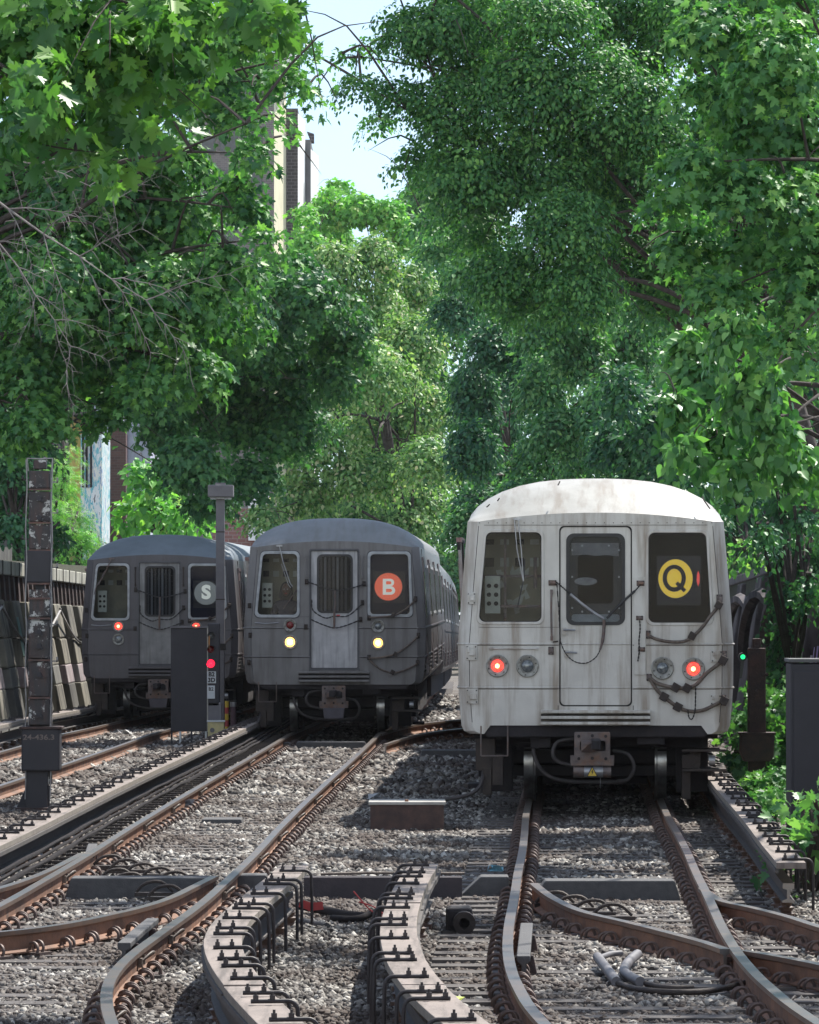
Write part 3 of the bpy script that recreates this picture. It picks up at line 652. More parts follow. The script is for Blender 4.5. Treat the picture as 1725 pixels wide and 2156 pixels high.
# joint bars and bond wires clipped to the rails
def bond(fn, off, y, label):
    x = fn(y) + off; T = tb_ if fn is Bc else tq; m = MB()
    m.tube(smoothpts([(x + .03, y - .16, -.07), (x + .09, y - .08, -.02), (x + .10, y + .05, -.03), (x + .03, y + .14, -.08)], 5), .009, 6)
    m.box((x + .022, y - .16, -.08), (.03, .07, .06)); m.box((x + .022, y + .14, -.08), (.03, .07, .06))
    m.obj('bond_wire', M_hose, T, T.location, smooth=50)
for y in (31.5, 38.5, 43.5, 47.5, 51.5, 56, 61, 66, 71): bond(Bc, .7535, y, ''); bond(Bc, -.7535, y + 2.2, '')
for y in (27, 33.6): bond(Bc, .7535, y, ''); bond(Qc, -.7535, y - 2, ''); bond(Qc, .7535, y + 1, '')
for (x, y, c, nm, lb) in ((1046, 1836, (.25, .5, .6), 'wrapper', 'crumpled pale blue wrapper left of the white train track'), (800, 1566 + 120, (.5, .52, .55), 'paper', 'scrap of white paper on the ballast between the tracks'), (388, 1700, (.45, .5, .58), 'plastic_bag', 'crumpled pale plastic bag left of the centre track'), (262, 1540, (.6, .6, .6), 'plastic_bag', 'white plastic bag beside the dark grey train'), (160, 1512, (.6, .62, .66), 'plastic_bag', 'white plastic bag at the foot of the left wall'), (950, 2115, (.5, .6, .1), 'wrapper', 'yellow green wrapper beside the nearest rail'), (60, 1620, (.55, .55, .56), 'paper', 'pale torn paper left of the tall signal post')):
    q = X(x, y, -.15); rr = random.Random(x); m = MB(); n_ = 8
    vs = [(rr.uniform(-.09, .09), rr.uniform(-.09, .09), rr.uniform(0, .07)) for _ in range(14)]
    m.add(vs, [(i, (i * 3 + 1) % 14, (i * 5 + 2) % 14) for i in range(14) if len({i, (i * 3 + 1) % 14, (i * 5 + 2) % 14}) == 3])
    o = m.obj(nm, mat('litter_%d' % x, c, None, 20, .7), loc=q + Vector((0, 0, tz(q.y)))); o.scale = (1, 1, 1) if q.y < 50 else (1.6, 1.6, 1.6); tag(o, lb, 'litter')
# ---------------------------------------------------------------- trains (local: x right, y away from the camera, z over the rails)
ZB = [.79]
def W(z): return float(np.interp(z, [ZB[0], ZB[0] + .03, ZB[0] + .10, 1.3, 1.8, 2.4, 3.18], [1.41, 1.475, 1.51, 1.54, 1.545, 1.50, 1.435]))
def crease(t): return 3.17 + .10 * (1 - t * t)
def arch(x, zs=3.2, top=3.68):
    u = min(abs(x) / 1.435, 1); return zs + (top - zs) * (1 - u ** 2.6) ** .62
FW = .125                                          # how far the flat face is inset at the corners
def ring(y, L, blen):
    c = FW * max(0, 1 - y / .10) ** 1.0 if y < .1 else 0
    g = math.sin(math.pi / 2 * min(y / blen, 1)); pts = []
    zs = [ZB[0], ZB[0] + .03, ZB[0] + .09, 1.1, 1.31, 1.55, 1.8, 2.1, 2.4, 2.7, 2.95, 3.17]
    lft = [(-(W(z) - c), y, z) for z in zs]; rgt = [(-a, b, z) for a, b, z in lft[::-1]]
    n = 17; hw = W(3.18) - c; top = []
    for i in range(1, n):
        t = -math.cos(math.pi * i / n); x = t * hw; za = arch(x * 1.435 / hw if y >= .1 else x * 1.435 / hw); top.append((x, y, crease(t) + (za - crease(t)) * g))
    return lft + top + rgt
def bodyshell(name, L, mats, parent, dome=True, loc=(0, 0, 0), rot=0):
    ys = ([0, .03, .06, .1, .14, .2, .32, .46, .62, .8, 1.0, 1.2] if dome else [0]) + [3, 8, 14, 20, L - .02, L]
    m = MB(); rs = [ring(y if dome else 5, L, 1.1) for y in ys]
    if not dome: rs = [[(p[0], y, p[2]) for p in r] for r, y in zip(rs, ys)]
    n = len(rs[0]); vs = [p for r in rs for p in r]; fs = []; ms = []
    for i in range(len(ys) - 1):
        for k in range(n - 1): fs.append((i * n + k, i * n + k + 1, (i + 1) * n + k + 1, (i + 1) * n + k)); ms.append(1 if 11 <= k < 11 + 17 else (0 if ys[i] < .5 and dome else 2))
    m.add(vs, fs, ms); m.add(rs[-1], [tuple(range(n))], 2)
    if not dome: m.add(rs[0], [tuple(range(n))[::-1]], 2)
    o = m.obj(name, mats, parent, smooth=35, loc=loc); o.rotation_euler.z = rot; return o
SIDEWIN = SIDEDOOR = None
def sides(parent, body, loc=(0, 0, 0), rot=0, both=True):
    """windows, door leaves and flutes on a car's sides, as children of the part body"""
    global SIDEWIN, SIDEDOOR
    if SIDEWIN is None:
        SIDEWIN = MB().box((0, 0, 0), (.03, 1.15, .78), 0).box((.0, 0, .42), (.05, 1.25, .05), 1).box((0, 0, -.42), (.05, 1.25, .05), 1).box((0, .6, 0), (.05, .05, .8), 1).box((0, -.6, 0), (.05, .05, .8), 1).mesh('side_window', [mat('dark_side_glass', (.02, .022, .028), (.05, .03, .03), 5, .12), M_lrubber])
        SIDEDOOR = MB().box((0, -.33, 0), (.04, .60, 1.95), 1).box((0, .33, 0), (.04, .60, 1.95), 1).box((0, 0, 0), (.06, .03, 1.95), 0).box((.01, -.33, .38), (.04, .36, .8), 0).box((.01, .33, .38), (.04, .36, .8), 0).box((0, 0, 1.0), (.07, 1.36, .06), 1).mesh('side_door', [mat('dark_side_glass', (0, 0, 0)), mat('door_leaf_steel', (.3, .3, .31), (.16, .12, .12), 5, .35, .5, streak=(.14, .04, .04), sc=.8)])  # red streaks paint reflections into the door leaves
    for s in (1, -1):
        for y in (2.0, 7.6, 13.2, 18.8):
            o = link('side_door', SIDEDOOR, body, (s * 1.505, y, 1.98)); o.rotation_euler = (0, -.055 * s, 0 if s > 0 else math.pi)
        for y in (4.0, 5.6, 9.6, 11.2, 15.2, 16.8, 20.8):
            o = link('side_window', SIDEWIN, body, (s * 1.485, y, 2.45)); o.rotation_euler = (0, -.075 * s, 0 if s > 0 else math.pi)
    m = MB()
    for s in (1, -1):
        for z in (1.31, 1.8): m.box((s * (W(z) + .004), 11.5, z), (.024, 22, .03))
        for k in range(5): m.box((s * (W(.95 + .08 * k) + .003), 11.5, .95 + .07 * k), (.016, 22, .018))
    m.obj('side_bead', body.data.materials[2], body)
def bolts(m, cx_, cz_, r, n, y, s=.009):
    for k in range(n):
        a = 2 * math.pi * k / n + .3; m.box((cx_ + r * math.cos(a), y, cz_ + r * math.sin(a)), (s, .012, s))
def lamp(x, z, r, rl, lens, parent, hot=None, name='lamp', label=None, ring_m=None):
    h = MB(); n = 28; prof = [(r, .0), (r, -.022), (r * .92, -.03), (r * .66, -.022), (rl * 1.06, -.012), (rl * 1.04, .0)]
    vs = [(x + a * math.cos(2 * math.pi * k / n), b, z + a * math.sin(2 * math.pi * k / n)) for a, b in prof for k in range(n)]
    h.add(vs, [(i * n + k, i * n + (k + 1) % n, (i + 1) * n + (k + 1) % n, (i + 1) * n + k) for i in range(len(prof) - 1) for k in range(n)])
    k0 = len(h.f); bolts(h, x, z, r * .78, 6, -.028, .012); h.m[k0:] = [1] * (len(h.f) - k0)
    o = h.obj(name, [ring_m or M_ring, M_seam], parent, smooth=30)
    ln = MB(); vs = [(x, -.030, z)]
    for a, b_ in ((.5, -.028), (.85, -.018), (1, -.006)): vs += [(x + rl * a * math.cos(2 * math.pi * k / n), b_, z + rl * a * math.sin(2 * math.pi * k / n)) for k in range(n)]
    fs = [(0, 1 + (k + 1) % n, 1 + k) for k in range(n)] + [(1 + i * n + k, 1 + i * n + (k + 1) % n, 1 + (i + 1) * n + (k + 1) % n, 1 + (i + 1) * n + k) for i in range(2) for k in range(n)]
    ln.add(vs, fs); l = ln.obj('lens', lens, o, smooth=60)
    if hot: MB().add([(x + rl * .38 * math.cos(2 * math.pi * k / 12), -.0325, z + rl * .38 * math.sin(2 * math.pi * k / 12)) for k in range(12)], [tuple(range(12))[::-1]]).obj('bulb', hot, o)
    if label: o['label'] = label
    return o
def link_chain(name, pts, parent, m, r=.006, sl=None):
    P = smoothpts(pts, 6); mb = MB(); acc = 0; k = 0
    for a, b in zip(P, P[1:]):
        d = b - a
        if d.length < 1e-6: continue
        mb.tube([a - d * .12, b + d * .12], r * (1.5 if k % 2 else .9), 5); k += 1
    return mb.obj(name, m, parent)
def face_pt(fx, kx, fz, kz, c): return lambda zx, zy, y=0: Vector(((zx - c) * kx, y, fz - kz * zy))
def train(kind, Y, fn, ncars, name, label):
    h = -math.atan((fn(Y + 12) - fn(Y + .5)) / 11.5)
    if kind == 'Q': h = -.034
    ZB[0] = .79 if kind == 'Q' else .835
    T = empty(name, (fn(Y) if kind != 'Q' else 2.085, Y, tz(Y)), label, 'train', 'subway trains in the cutting', rz=h)
    pal = {'Q': (M_white, M_whiteroof, M_side, M_white, M_white), 'B': (M_grey, M_greyroof, M_side, M_door, M_lrubber), 'S': (M_dgrey, M_dgreyroof, M_side, M_ddoor, M_lrubber)}[kind]
    paint, roof, side, doorm, gask = pal
    body = bodyshell('car_body', 22.6, [paint, roof, side], T); sides(T, body)
    # front plate with window and door openings
    out = [(x, z) for x, _, z in ring(0, 1, 1.1)] + ([(1.25, .79), (1.18, .885), (-1.18, .885), (-1.25, .79)] if kind == 'Q' else [])
    if kind == 'Q':
        P = lambda zx, zy, y=0: Vector(((zx - 809) * .002128, y, 3.872 - .002128 * zy))
        wl = rrect(-1.305, -.605, 2.045, 3.05, .07, tx0=.075); wr = rrect(.59, 1.29, 2.035, 3.045, .075, tx1=-.05); door = rrect(-.402, .402, 1.105, 3.115, .055); dw = rrect(-.318, .318, 2.02, 3.025, .085)
    else:
        P = lambda zx, zy, y=0: Vector(((zx - 1130) * .00403, y, 3.828 - .00403 * zy))
        wl = rrect(-1.315, -.625, 2.01, 3.06, .08, tx0=.085); wr = rrect(.60, 1.29, 2.02, 3.055, .07, tx1=-.03); door = rrect(-.405, .40, 1.11, 3.11, .02); dw = rrect(-.285, .30, 2.06, 3.035, .09)
    front = plate('front_panel', [out[::1], wl, wr, door], -.002, .03, paint, T)
    def grow(lp, d):                               # offset a loop outwards about its centroid box
        cx_ = sum(p[0] for p in lp) / len(lp); cz_ = sum(p[1] for p in lp) / len(lp); hx = max(abs(p[0] - cx_) for p in lp); hz = max(abs(p[1] - cz_) for p in lp)
        return [(cx_ + (x - cx_) * (hx + d) / hx, cz_ + (z - cz_) * (hz + d) / hz) for x, z in lp]
    for nm, lp in (('cab_window', wl), ('sign_window', wr)):
        if kind == 'Q':
            g = plate(nm, [grow(lp, .026), grow(lp, .004)], -.014, .01, paint, T, bevel=.006); sub = g
            plate('seal', [grow(lp, .006), grow(lp, -.010)], -.010, .012, M_seam, sub)
            plate('outer_seam', [grow(lp, .030), grow(lp, .0255)], -.006, .003, mat('grimy_joint', (.10, .09, .08), None, 9, .9), sub)
        else:
            g = plate(nm, [grow(lp, .034), grow(lp, -.004)], -.016, .012, gask, T, bevel=.006); sub = g
            plate('outer_seam', [grow(lp, .05), grow(lp, .034)], -.008, .003, mat('dark_grey_joint', (.06, .062, .07), None, 9, .9), sub)
            plate('seal', [grow(lp, -.003), grow(lp, -.014)], -.010, .014, M_seam, sub)
        plate('pane', [grow(lp, .002)], .012, .016, M_glass, sub)
    # end door
    dm = doorm
    D = plate('end_door', [grow(door, -.008), dw], .004 if kind == 'Q' else .018, .036 if kind == 'Q' else .046, dm, T)
    plate('door_gap', [grow(door, .006), grow(door, -.009)], -.003, .02, M_seam, T)
    if kind != 'Q':
        plate('door_frame', [rrect(-.43, .425, 1.08, 3.14, .04), grow(door, -.001)], -.012, .004, mat('dark_frame_paint', (.10, .10, .11), None, 9, .6), T)
    plate('door_window_gasket', [grow(dw, .012), grow(dw, -.026)], -.006 if kind == 'Q' else .006, .03, M_rubber, D)
    plate('pane', [grow(dw, .0)], .026, .03, M_glass, D)
    # behind the door glass: inner door with bolted black frame
    ID = plate('inner_door', [grow(dw, .1), rrect(-.2, .2, 2.25, 2.8, .05)], .10, .12, M_rubber if kind == 'Q' else M_dark, T)
    if kind == 'Q':
        plate('inner_pad', [rrect(-.27, .27, 2.04, 2.13, .03)], .085, .09, mat('pale_inner_sill', (.33, .35, .36), None, 6, .6), ID)
        plate('paper_notice', [[(-.27, 2.79), (-.1, 2.80), (.0, 2.785), (.12, 2.795), (.26, 2.78), (.26, 2.93), (-.27, 2.93)]], .086, .09, mat('grey_paper', (.20, .20, .21), (.14, .14, .15), 14, .8), ID)
        plate('bright_patch', [[(-.13 + .13 * math.cos(a) * 1.0 + .02, 2.50 + .045 * math.sin(a)) for a in [i * .45 for i in range(14)]]], .094, .098, mat('grey_patch', (.26, .26, .27), (.16, .16, .17), 20, .8), ID)  # flat grey oval behind the door glass
        m = MB()
        for z in (2.2, 2.55, 2.85): m.box((-.262, .08, z), (.02, .012, .02)); m.box((.262, .08, z), (.02, .012, .02))
        for x in (-.15, .15): m.box((x, .08, 2.90), (.02, .012, .02)); m.box((x, .08, 2.16), (.02, .012, .02))
        m.obj('bolt', M_alu, ID)
    else:
        for k in range(7): plate('curtain_fold', [rrect(-.25 + .07 * k, -.21 + .07 * k, 2.08, 3.0, .01, n=1)], .08 - .004 * (k % 3), .09, mat('dark_fold_%d' % (k % 3), [(.05, .05, .06), (.11, .115, .13), (.03, .03, .035)][k % 3], None, 18, .7), ID)
    # cab behind the left window
    cabn = MB().box((-.86, .82, 2.4), (1.05, .04, 1.7)).obj('bulkhead', M_cab, T)
    m = MB(); rr = random.Random(kind + '1')
    for z, zz in ((2.72, .16), (2.95, .12)):
        for k in range(5): m.box((-1.2 + .17 * k, .79, z), (.10, .03, zz - .06), k % 2)
    m.obj('switch', [M_seam, M_cabp], cabn)
    m = MB(); m.box((-1.16, .45, 2.35), (.17, .22, .42), 0)
    for k in range(3):
        for j in range(2): m.tube([(-1.20 + .08 * j, .33, 2.25 + .1 * k), (-1.20 + .08 * j, .345, 2.25 + .1 * k)], .026, 10, 1)
    m.obj('dial_panel', [M_cabp, M_seam], cabn)
    if kind == 'Q':
        m = MB(); m.box((-.86, .56, 2.56), (1.0, .02, .03), 0); m.box((-1.02, .5, 2.4), (.03, .03, 1.2), 0); m.box((-.68, .54, 2.6), (.04, .03, .35), 0); m.box((-.8, .5, 2.22), (.75, .3, .03), 0)
        m.obj('grab_pole', M_coupler, cabn)
        m = MB()
        for k in range(16):
            x, z = rr.uniform(-1.15, -.72), rr.uniform(2.12, 2.6); m.add([(x,   .79, z), (x + .05,   .79, z + .02), (x + .02 + rr.uniform(-.05, .08),   .79, z + rr.uniform(.06, .16)), (x - .02,   .79, z + .06)], [(0, 1, 2, 3)])
        m.obj('reflection_mark', M_cabp, cabn)  # pale flecks painted in place of reflections in the cab glass
    MB().box((-.86, .35, 2.0), (1.1, .6, .04)).obj('console', M_cab, T)
    MB().box((0, 1.6, 2.0), (2.9, .05, 2.3)).obj('dark_back_plane', M_dark, T)  # near-black sheet stands in for the unlit car interior
    MB().box((-.36, .4, 2.4), (.03, .7, 1.6)).obj('cab_side_wall', M_cab, T)
    MB().box((.46, .4, 2.4), (.03, .7, 1.6)).obj('cab_side_wall', M_dark, T)
    # route sign behind the right window
    if kind == 'Q':
        sgn = plate('route_sign', [rrect(.685, 1.18, 2.23, 2.785, .01, n=1)], .05, .07, M_signpan, T)
        cx_, cz_, r = .895, 2.53, .192; dm_ = M_yel; ink = M_ink
        plate('next_disc', [[(1.15, 2.44), (1.165, 2.5), (1.165, 2.57), (1.15, 2.62), (1.135, 2.57), (1.132, 2.5)]], .044, .046, emit('red_sliver', (.8, .05, .04), .3), sgn)
        plate('route_disc', [[(cx_ + r * math.cos(a) * 1.0, cz_ + r * 1.13 * math.sin(a)) for a in [2 * math.pi * i / 40 for i in range(40)]]], .044, .048, dm_, sgn)
        a = [2 * math.pi * i / 40 for i in range(40)]; cx_ -= .014
        plate('route_letter', [[(cx_ + .131 * math.cos(q), cz_ + .004 + .152 * math.sin(q)) for q in a], [(cx_ + .082 * math.cos(q), cz_ + .006 + .103 * math.sin(q)) for q in a]], .038, .042, ink, sgn)
        plate('letter_tail', [[(cx_ + .01, cz_ - .06), (cx_ + .04, cz_ - .03), (cx_ + .135, cz_ - .125), (cx_ + .105, cz_ - .155)]], .036, .0375, ink, sgn)
    else:
        sgn = plate('route_sign', [rrect(.60, 1.28, 2.03, 3.04, .03)], .06, .07, M_navy, T)
        plate('sign_box', [rrect(.66, 1.2, 2.22, 2.76, .01, n=1)], .052, .056, M_signpan, sgn)
        cx_, cz_, r = (.915, 2.495, .235) if kind == 'B' else (.915, 2.515, .235)
        plate('route_disc', [circle(cx_, cz_, r, 36)], .044, .048, M_orange if kind == 'B' else M_greydisc, sgn)
        if kind == 'B':      # the letter drawn as slab with two counters
            L = cx_ - .095; Rr = cx_ + .04
            def bowl(x0, zc, hx, hz): return [(x0 + hx * math.cos(q), zc + hz * math.sin(q)) for q in [R(-90 + 180 * i / 12) for i in range(13)]]
            outl = [(L, cz_ - .135)] + [p for p in bowl(Rr, cz_ - .063, .075, .072)] + [p for p in bowl(Rr - .01, cz_ + .072, .068, .063)] + [(L, cz_ + .135)]
            h1 = [(L + .055, cz_ - .092)] + bowl(Rr - .012, cz_ - .063, .034, .029) + [(L + .055, cz_ - .034)]
            h2 = [(L + .055, cz_ + .04)] + bowl(Rr - .018, cz_ + .067, .03, .027) + [(L + .055, cz_ + .094)]
            plate('route_letter', [outl, h1, h2], .038, .042, M_pale, sgn)
        else: text('route_letter', 'S', .36, cx_, cz_ + .004, .040, M_pale, sgn, bold=.017, sx=1.05)
    # beads along the front, header line, step plates
    def bead(pts, r=.012): MB().tube(pts, r, 8).obj('bead', paint, T, smooth=50)
    for z in (1.797, 1.308):
        hw = W(z) - FW + .006
        for a, b in ((-hw, -.41), (.41, hw)): bead([(a, -.002, z), (b, -.002, z)])
        if kind == 'Q': bead([(-.385, .004, z), (.385, .004, z)], .010)
        for s in (-1, 1): bead([(s * hw, -.001, z), (s * (W(z) + .004), .104, z), (s * (W(z) + .004), .6, z)])
    dj = mat('dark_panel_joint', (.09, .08, .075) if kind == 'Q' else (.04, .04, .05), None, 9, .9) if kind == 'Q' else mat('dark_panel_joint_grey', (.045, .045, .055), None, 9, .9)
    m = MB()
    for z in (1.783, 1.293): m.box((-.9, -.004, z), (.97, .004, .006)); m.box((.9, -.004, z), (.97, .004, .006))
    m.box((0, -.004, 3.13), (2.5, .004, .005)) if kind == 'Q' else None
    [m.tube([(s * (W(z0) - FW - .004), -.003, z0), (s * (W(z1) - FW - .004), -.003, z1)], .0035, 4) for s in (-1, 1) for z0, z1 in ((.92, 1.3), (1.3, 1.8), (1.8, 2.4), (2.4, 3.12))]
    if kind == 'Q': [m.box((-1.3 + .1 * k, -.005, 3.155), (.010, .006, .010)) for k in range(27)]
    m.box((-.42, -.004, 1.05), (.008, .004, .12)); m.box((.42, -.004, 1.05), (.008, .004, .12)); m.box((-.86, -.004, 1.985), (.9, .004, .004))
    j_ = m.obj('seam', dj, T)
    m = MB(); st0 = P(520, 1320) if kind == 'Q' else P(980, 685); st1 = P(1095, 1400) if kind == 'Q' else P(1277, 732)
    hh = st0.z - st1.z
    for k in range(3): m.box(((st0.x + st1.x) / 2, -.075, st1.z + hh * (.12 + .38 * k)), (st1.x - st0.x, .15, hh * .2), 0); m.box(((st0.x + st1.x) / 2, -.03, st1.z + hh * (.3 + .3 * min(k, 1))), (st1.x - st0.x, .06, hh * .2), 1)
    m.obj('anticlimber', [paint, mat('dark_step_groove', (.14, .12, .10) if kind == 'Q' else (.06, .055, .055), None, 9, .9) if kind == 'Q' else mat('dark_step_groove_grey', (.05, .045, .05), None, 9, .9)], T, bevel=.006)  # bars set back between the ridges get a darker colour
    if kind == 'Q':      # cracks and chips along the dome edge
        m = MB()
        for pts in ([(1.28, .03, 3.31), (1.22, .12, 3.40), (1.20, .2, 3.45)], [(-1.22, .06, 3.33), (-1.19, .1, 3.36)], [(-1.10, .1, 3.40), (-1.08, .13, 3.43)], [(-.42, .2, 3.58), (-.40, .28, 3.62)]):
            m.tube([(x, y - .012, z + .004) for x, y, z in pts], .008, 5)
        m.obj('roof_crack', M_seam, T)
    # lamps
    if kind == 'Q':
        lamp(-1.10, 1.552, .128, .068, M_red, T, M_hot, 'tail_lamp', 'lit red tail lamp'); lamp(-.764, 1.55, .128, .072, M_lens, T, None, 'headlamp')
        lamp(.747, 1.527, .128, .066, M_lens, T, None, 'headlamp'); lamp(1.092, 1.52, .128, .070, M_red, T, M_hot, 'tail_lamp', 'lit red tail lamp')
    elif kind == 'B':
        lamp(-.754, 1.843, .112, .062, M_redlens, T, None, 'tail_lamp'); lamp(-.754, 1.556, .125, .118, M_head, T, M_headhot, 'headlamp', 'lit yellow headlamp')
        lamp(.742, 1.825, .112, .058, M_lens, T, None, 'tail_lamp'); lamp(.742, 1.543, .118, .104, M_head, T, M_headhot, 'headlamp', 'lit yellow headlamp')
    else:
        lamp(-.81, 1.86, .112, .075, M_red, T, M_hot, 'tail_lamp', 'lit red tail lamp'); lamp(-.81, 1.60, .115, .085, M_lens, T, None, 'headlamp')
        lamp(.72, 1.85, .112, .075, M_red, T, M_hot, 'tail_lamp', 'lit red tail lamp'); lamp(.72, 1.60, .115, .085, M_lens, T, None, 'headlamp')
    # fittings
    def hs(pts, r, knobs=(), m_=M_hose, nm='air_hose', lab=None):
        q = [P(*p) + Vector((0, -.05 - .02 * math.sin(math.pi * i / (len(pts) - 1)), 0)) for i, p in enumerate(pts)]
        o = MB().tube(smoothpts(q, 6), r, 9).obj(nm, m_, T, smooth=60)
        for k in knobs:
            c = P(*k) + Vector((0, -.06, 0)); MB().box(c, (r * 4.2, r * 4, r * 4.4), rot=Matrix.Rotation(.5, 3, 'Y')).obj('coupling', M_under2, o, bevel=.006)
        if lab: o['label'] = lab
        return o
    def brk(x, y, w_, h_, nm='bracket', m_=M_coupler, d=.05):
        c = P(x, y); o = MB().box((c.x, -.012, c.z), (w_, .024, h_)).box((c.x + w_ * .1, -.012 - d / 2, c.z), (w_ * .55, d, h_ * .4)).box((c.x - w_ * .25, -.03, c.z + h_ * .2), (w_ * .2, .05, h_ * .35)).obj(nm, m_, T, bevel=.004)
        b = MB(); [b.box((c.x + i * w_ * .36, -.028, c.z + j * h_ * .38), (.013, .012, .013)) for i in (-1, 1) for j in (-1, 1)]; b.obj('bolt', M_under, o); return o
    if kind == 'Q':
        hs([(1088, 930), (1125, 948), (1190, 962), (1265, 962), (1315, 938), (1370, 885), (1410, 830), (1450, 782)], .019, [(1316, 932), (1455, 770)], lab='upper brown air hose')
        hs([(1092, 1150), (1130, 1180), (1190, 1198), (1260, 1206), (1330, 1192), (1390, 1130), (1440, 1090), (1482, 1058)], .021, [(1228, 1203), (1288, 1206), (1478, 1060)], lab='middle brown air hose')
        hs([(1096, 1160), (1130, 1215), (1180, 1262), (1240, 1305), (1300, 1327), (1370, 1322), (1430, 1296), (1488, 1268)], .021, [(1168, 1252), (1240, 1305), (1482, 1272)], lab='lower brown air hose')
        for x, y, a, b in ((1460, 742, .07, .12), (1484, 1040, .06, .13), (1480, 1270, .06, .12), (1086, 925, .05, .09), (1090, 1150, .06, .08), (582, 653, .09, .06), (1045, 655, .09, .06), (1040, 838, .08, .05), (1050, 1003, .08, .05), (574, 1010, .06, .09)): brk(x, y, a, b)
        brk(1445, 1040, .13, .13, 'hose_bracket_plate', paint, .02); brk(1440, 1268, .13, .11, 'hose_bracket_plate', paint, .02)
        for x, y, a, b in ((155, 1020, .13, .17), (158, 1250, .14, .17), (155, 735, .09, .13)): brk(x, y, a, b, 'hinge_bracket', paint, .05)
        plate('conduit_cover', [rrect(.432, .558, 1.455, 2.545, .005, n=1)], -.018, .0, paint, T, bevel=.003)
        c = P(0, 0)
        link_chain('chain', [P(1040, 850, -.04), P(1042, 900, -.04), P(1036, 960, -.04), P(1038, 1010, -.04), P(1030, 1065, -.04)], T, M_seam)
        link_chain('chain', [P(1334, 1200, -.09), P(1332, 1260, -.09), P(1330, 1320, -.09), P(1315, 1368, -.09), P(1298, 1360, -.09), P(1292, 1320, -.09)], T, M_seam)
        link_chain('chain', [P(600, 648, -.05), P(630, 672, -.05), P(655, 695, -.05), P(675, 712, -.05)], T, M_seam)
        MB().tube(smoothpts([P(675, 712, -.05), P(740, 766, -.05), P(800, 810, -.05), P(852, 842, -.05)], 3), [.016] * 9 + [.012], 8).obj('chain_sleeve', M_alu, T, smooth=50)
        MB().tube(smoothpts([P(868, 840, -.05), P(910, 795, -.05), P(960, 745, -.05), P(1016, 695, -.05)], 3), .014, 8).obj('chain_sleeve', M_rubber, T, smooth=50)
        link_chain('chain', [P(1016, 695, -.05), P(1030, 680, -.05), P(1050, 655, -.05)], T, M_seam)
        MB().tube(smoothpts([P(853, 848, -.05), P(852, 900, -.05), P(845, 960, -.05), P(832, 1005, -.05)], 3), [.018] * 7 + [.013] * 3, 8).obj('spring_sleeve', M_coupler, T, smooth=50)
        link_chain('chain', [P(832, 1005, -.05), P(810, 1045, -.05), P(760, 1075, -.05), P(700, 1068, -.05), P(655, 1030, -.05), P(625, 965, -.05), P(620, 900, -.05), P(615, 800, -.03), P(605, 660, -.03)], T, M_seam, .005)
        m = MB(); m.tube([P(577, 690, -.05), P(575, 800, -.055), P(578, 945, -.05)], .012, 8); m.box(P(577, 700, -.03), (.03, .06, .05)); m.box(P(578, 945, -.03), (.03, .06, .05)); m.obj('handrail', M_coupler, T, smooth=50)
        m = MB(); m.tube([P(248, 998, -.04), P(380, 1001, -.045), P(508, 998, -.04)], .009, 8); m.box(P(260, 998, -.02), (.04, .04, .03)); m.box(P(495, 998, -.02), (.04, .04, .03)); m.obj('grab_bar', paint, T, smooth=50)
        m = MB(); m.tube(smoothpts([P(585, 965, -.03), P(612, 960, -.04)], 2), .008, 6); m.obj('latch', M_under2, T)
        for zy, x0, x1 in ((900, 640, 702), (1018, 652, 712)):
            m = MB(); m.box(P(x0 + 4, zy + 8, -.02), (.045, .04, .08), 1); m.tube([P(x0, zy, -.055), P(x1, zy + 2, -.055)], .011, 8, 0); m.tube([P(x0 + 2, zy, -.055), P(x0 + 2, zy, .0)], .011, 8, 0); m.obj('door_handle', [M_alu, paint], D)
        # wiper
        m = MB(); m.tube([P(382, 322, -.04), P(396, 480, -.05), P(428, 640, -.05)], .0065, 6); m.tube([P(402, 322, -.04), P(418, 480, -.05), P(430, 645, -.05)], .0065, 6); m.box(P(394, 318, -.02), (.08, .05, .022), 0, Matrix.Rotation(.2, 3, 'Y')); m.obj('wiper', M_alu, T)
        MB().tube([P(437, 528, -.045), P(430, 640, -.045), P(412, 720, -.04), P(398, 785, -.04)], .007, 6).obj('wiper_blade', M_rubber, T)
        # cracks and chips of the dome edge
        m = MB().box((-1.54, .35, 2.9), (.04, .06, .09)); m.obj('marker_bracket', M_under, T)
        m = MB(); m.tube([(.0, 0, 0), (.01, .02, .02)], .001, 3)
    else:
        hs([(1275, 460), (1320, 458), (1385, 450), (1430, 425), (1470, 388)], .016, [(1378, 450), (1470, 385)], lab='upper brown air hose')
        hs([(1275, 632), (1330, 628), (1390, 612), (1440, 578), (1482, 540)], .017, [(1388, 614)], lab='middle brown air hose')
        hs([(1278, 638), (1320, 675), (1375, 692), (1430, 680), (1478, 655)], .017, [(1375, 690)], lab='lower brown air hose')
        for x, y in ((1472, 382), (1484, 535), (1480, 650), (1276, 628), (1276, 462), (1013, 310), (1255, 318), (1248, 398), (1240, 468), (1010, 500), (772, 410), (775, 535), (770, 650)): brk(x, y, .06, .09, m_=M_under2)
        ch = [[(1015, 310), (1060, 325), (1125, 346), (1190, 340), (1255, 320)], [(1035, 385), (1040, 430), (1090, 462), (1130, 455), (1190, 452), (1248, 402)], [(1030, 468), (1080, 490), (1130, 504), (1180, 494), (1240, 470)]]
        for c in ch: link_chain('chain', [P(*q, -.06) for q in c], T, M_rubber, .009)
        m = MB(); m.tube([P(1133, 346, -.06), P(1133, 400, -.06), P(1131, 435, -.06)], .016, 8); m.tube([P(1130, 435, -.06), P(1130, 505, -.06)], .02, 8); m.obj('chain_sleeve', M_coupler, T)
        if kind == 'B': MB().box(P(1147, 451, -.07), (.06, .012, .022)).obj('red_hook', M_redtag, T)
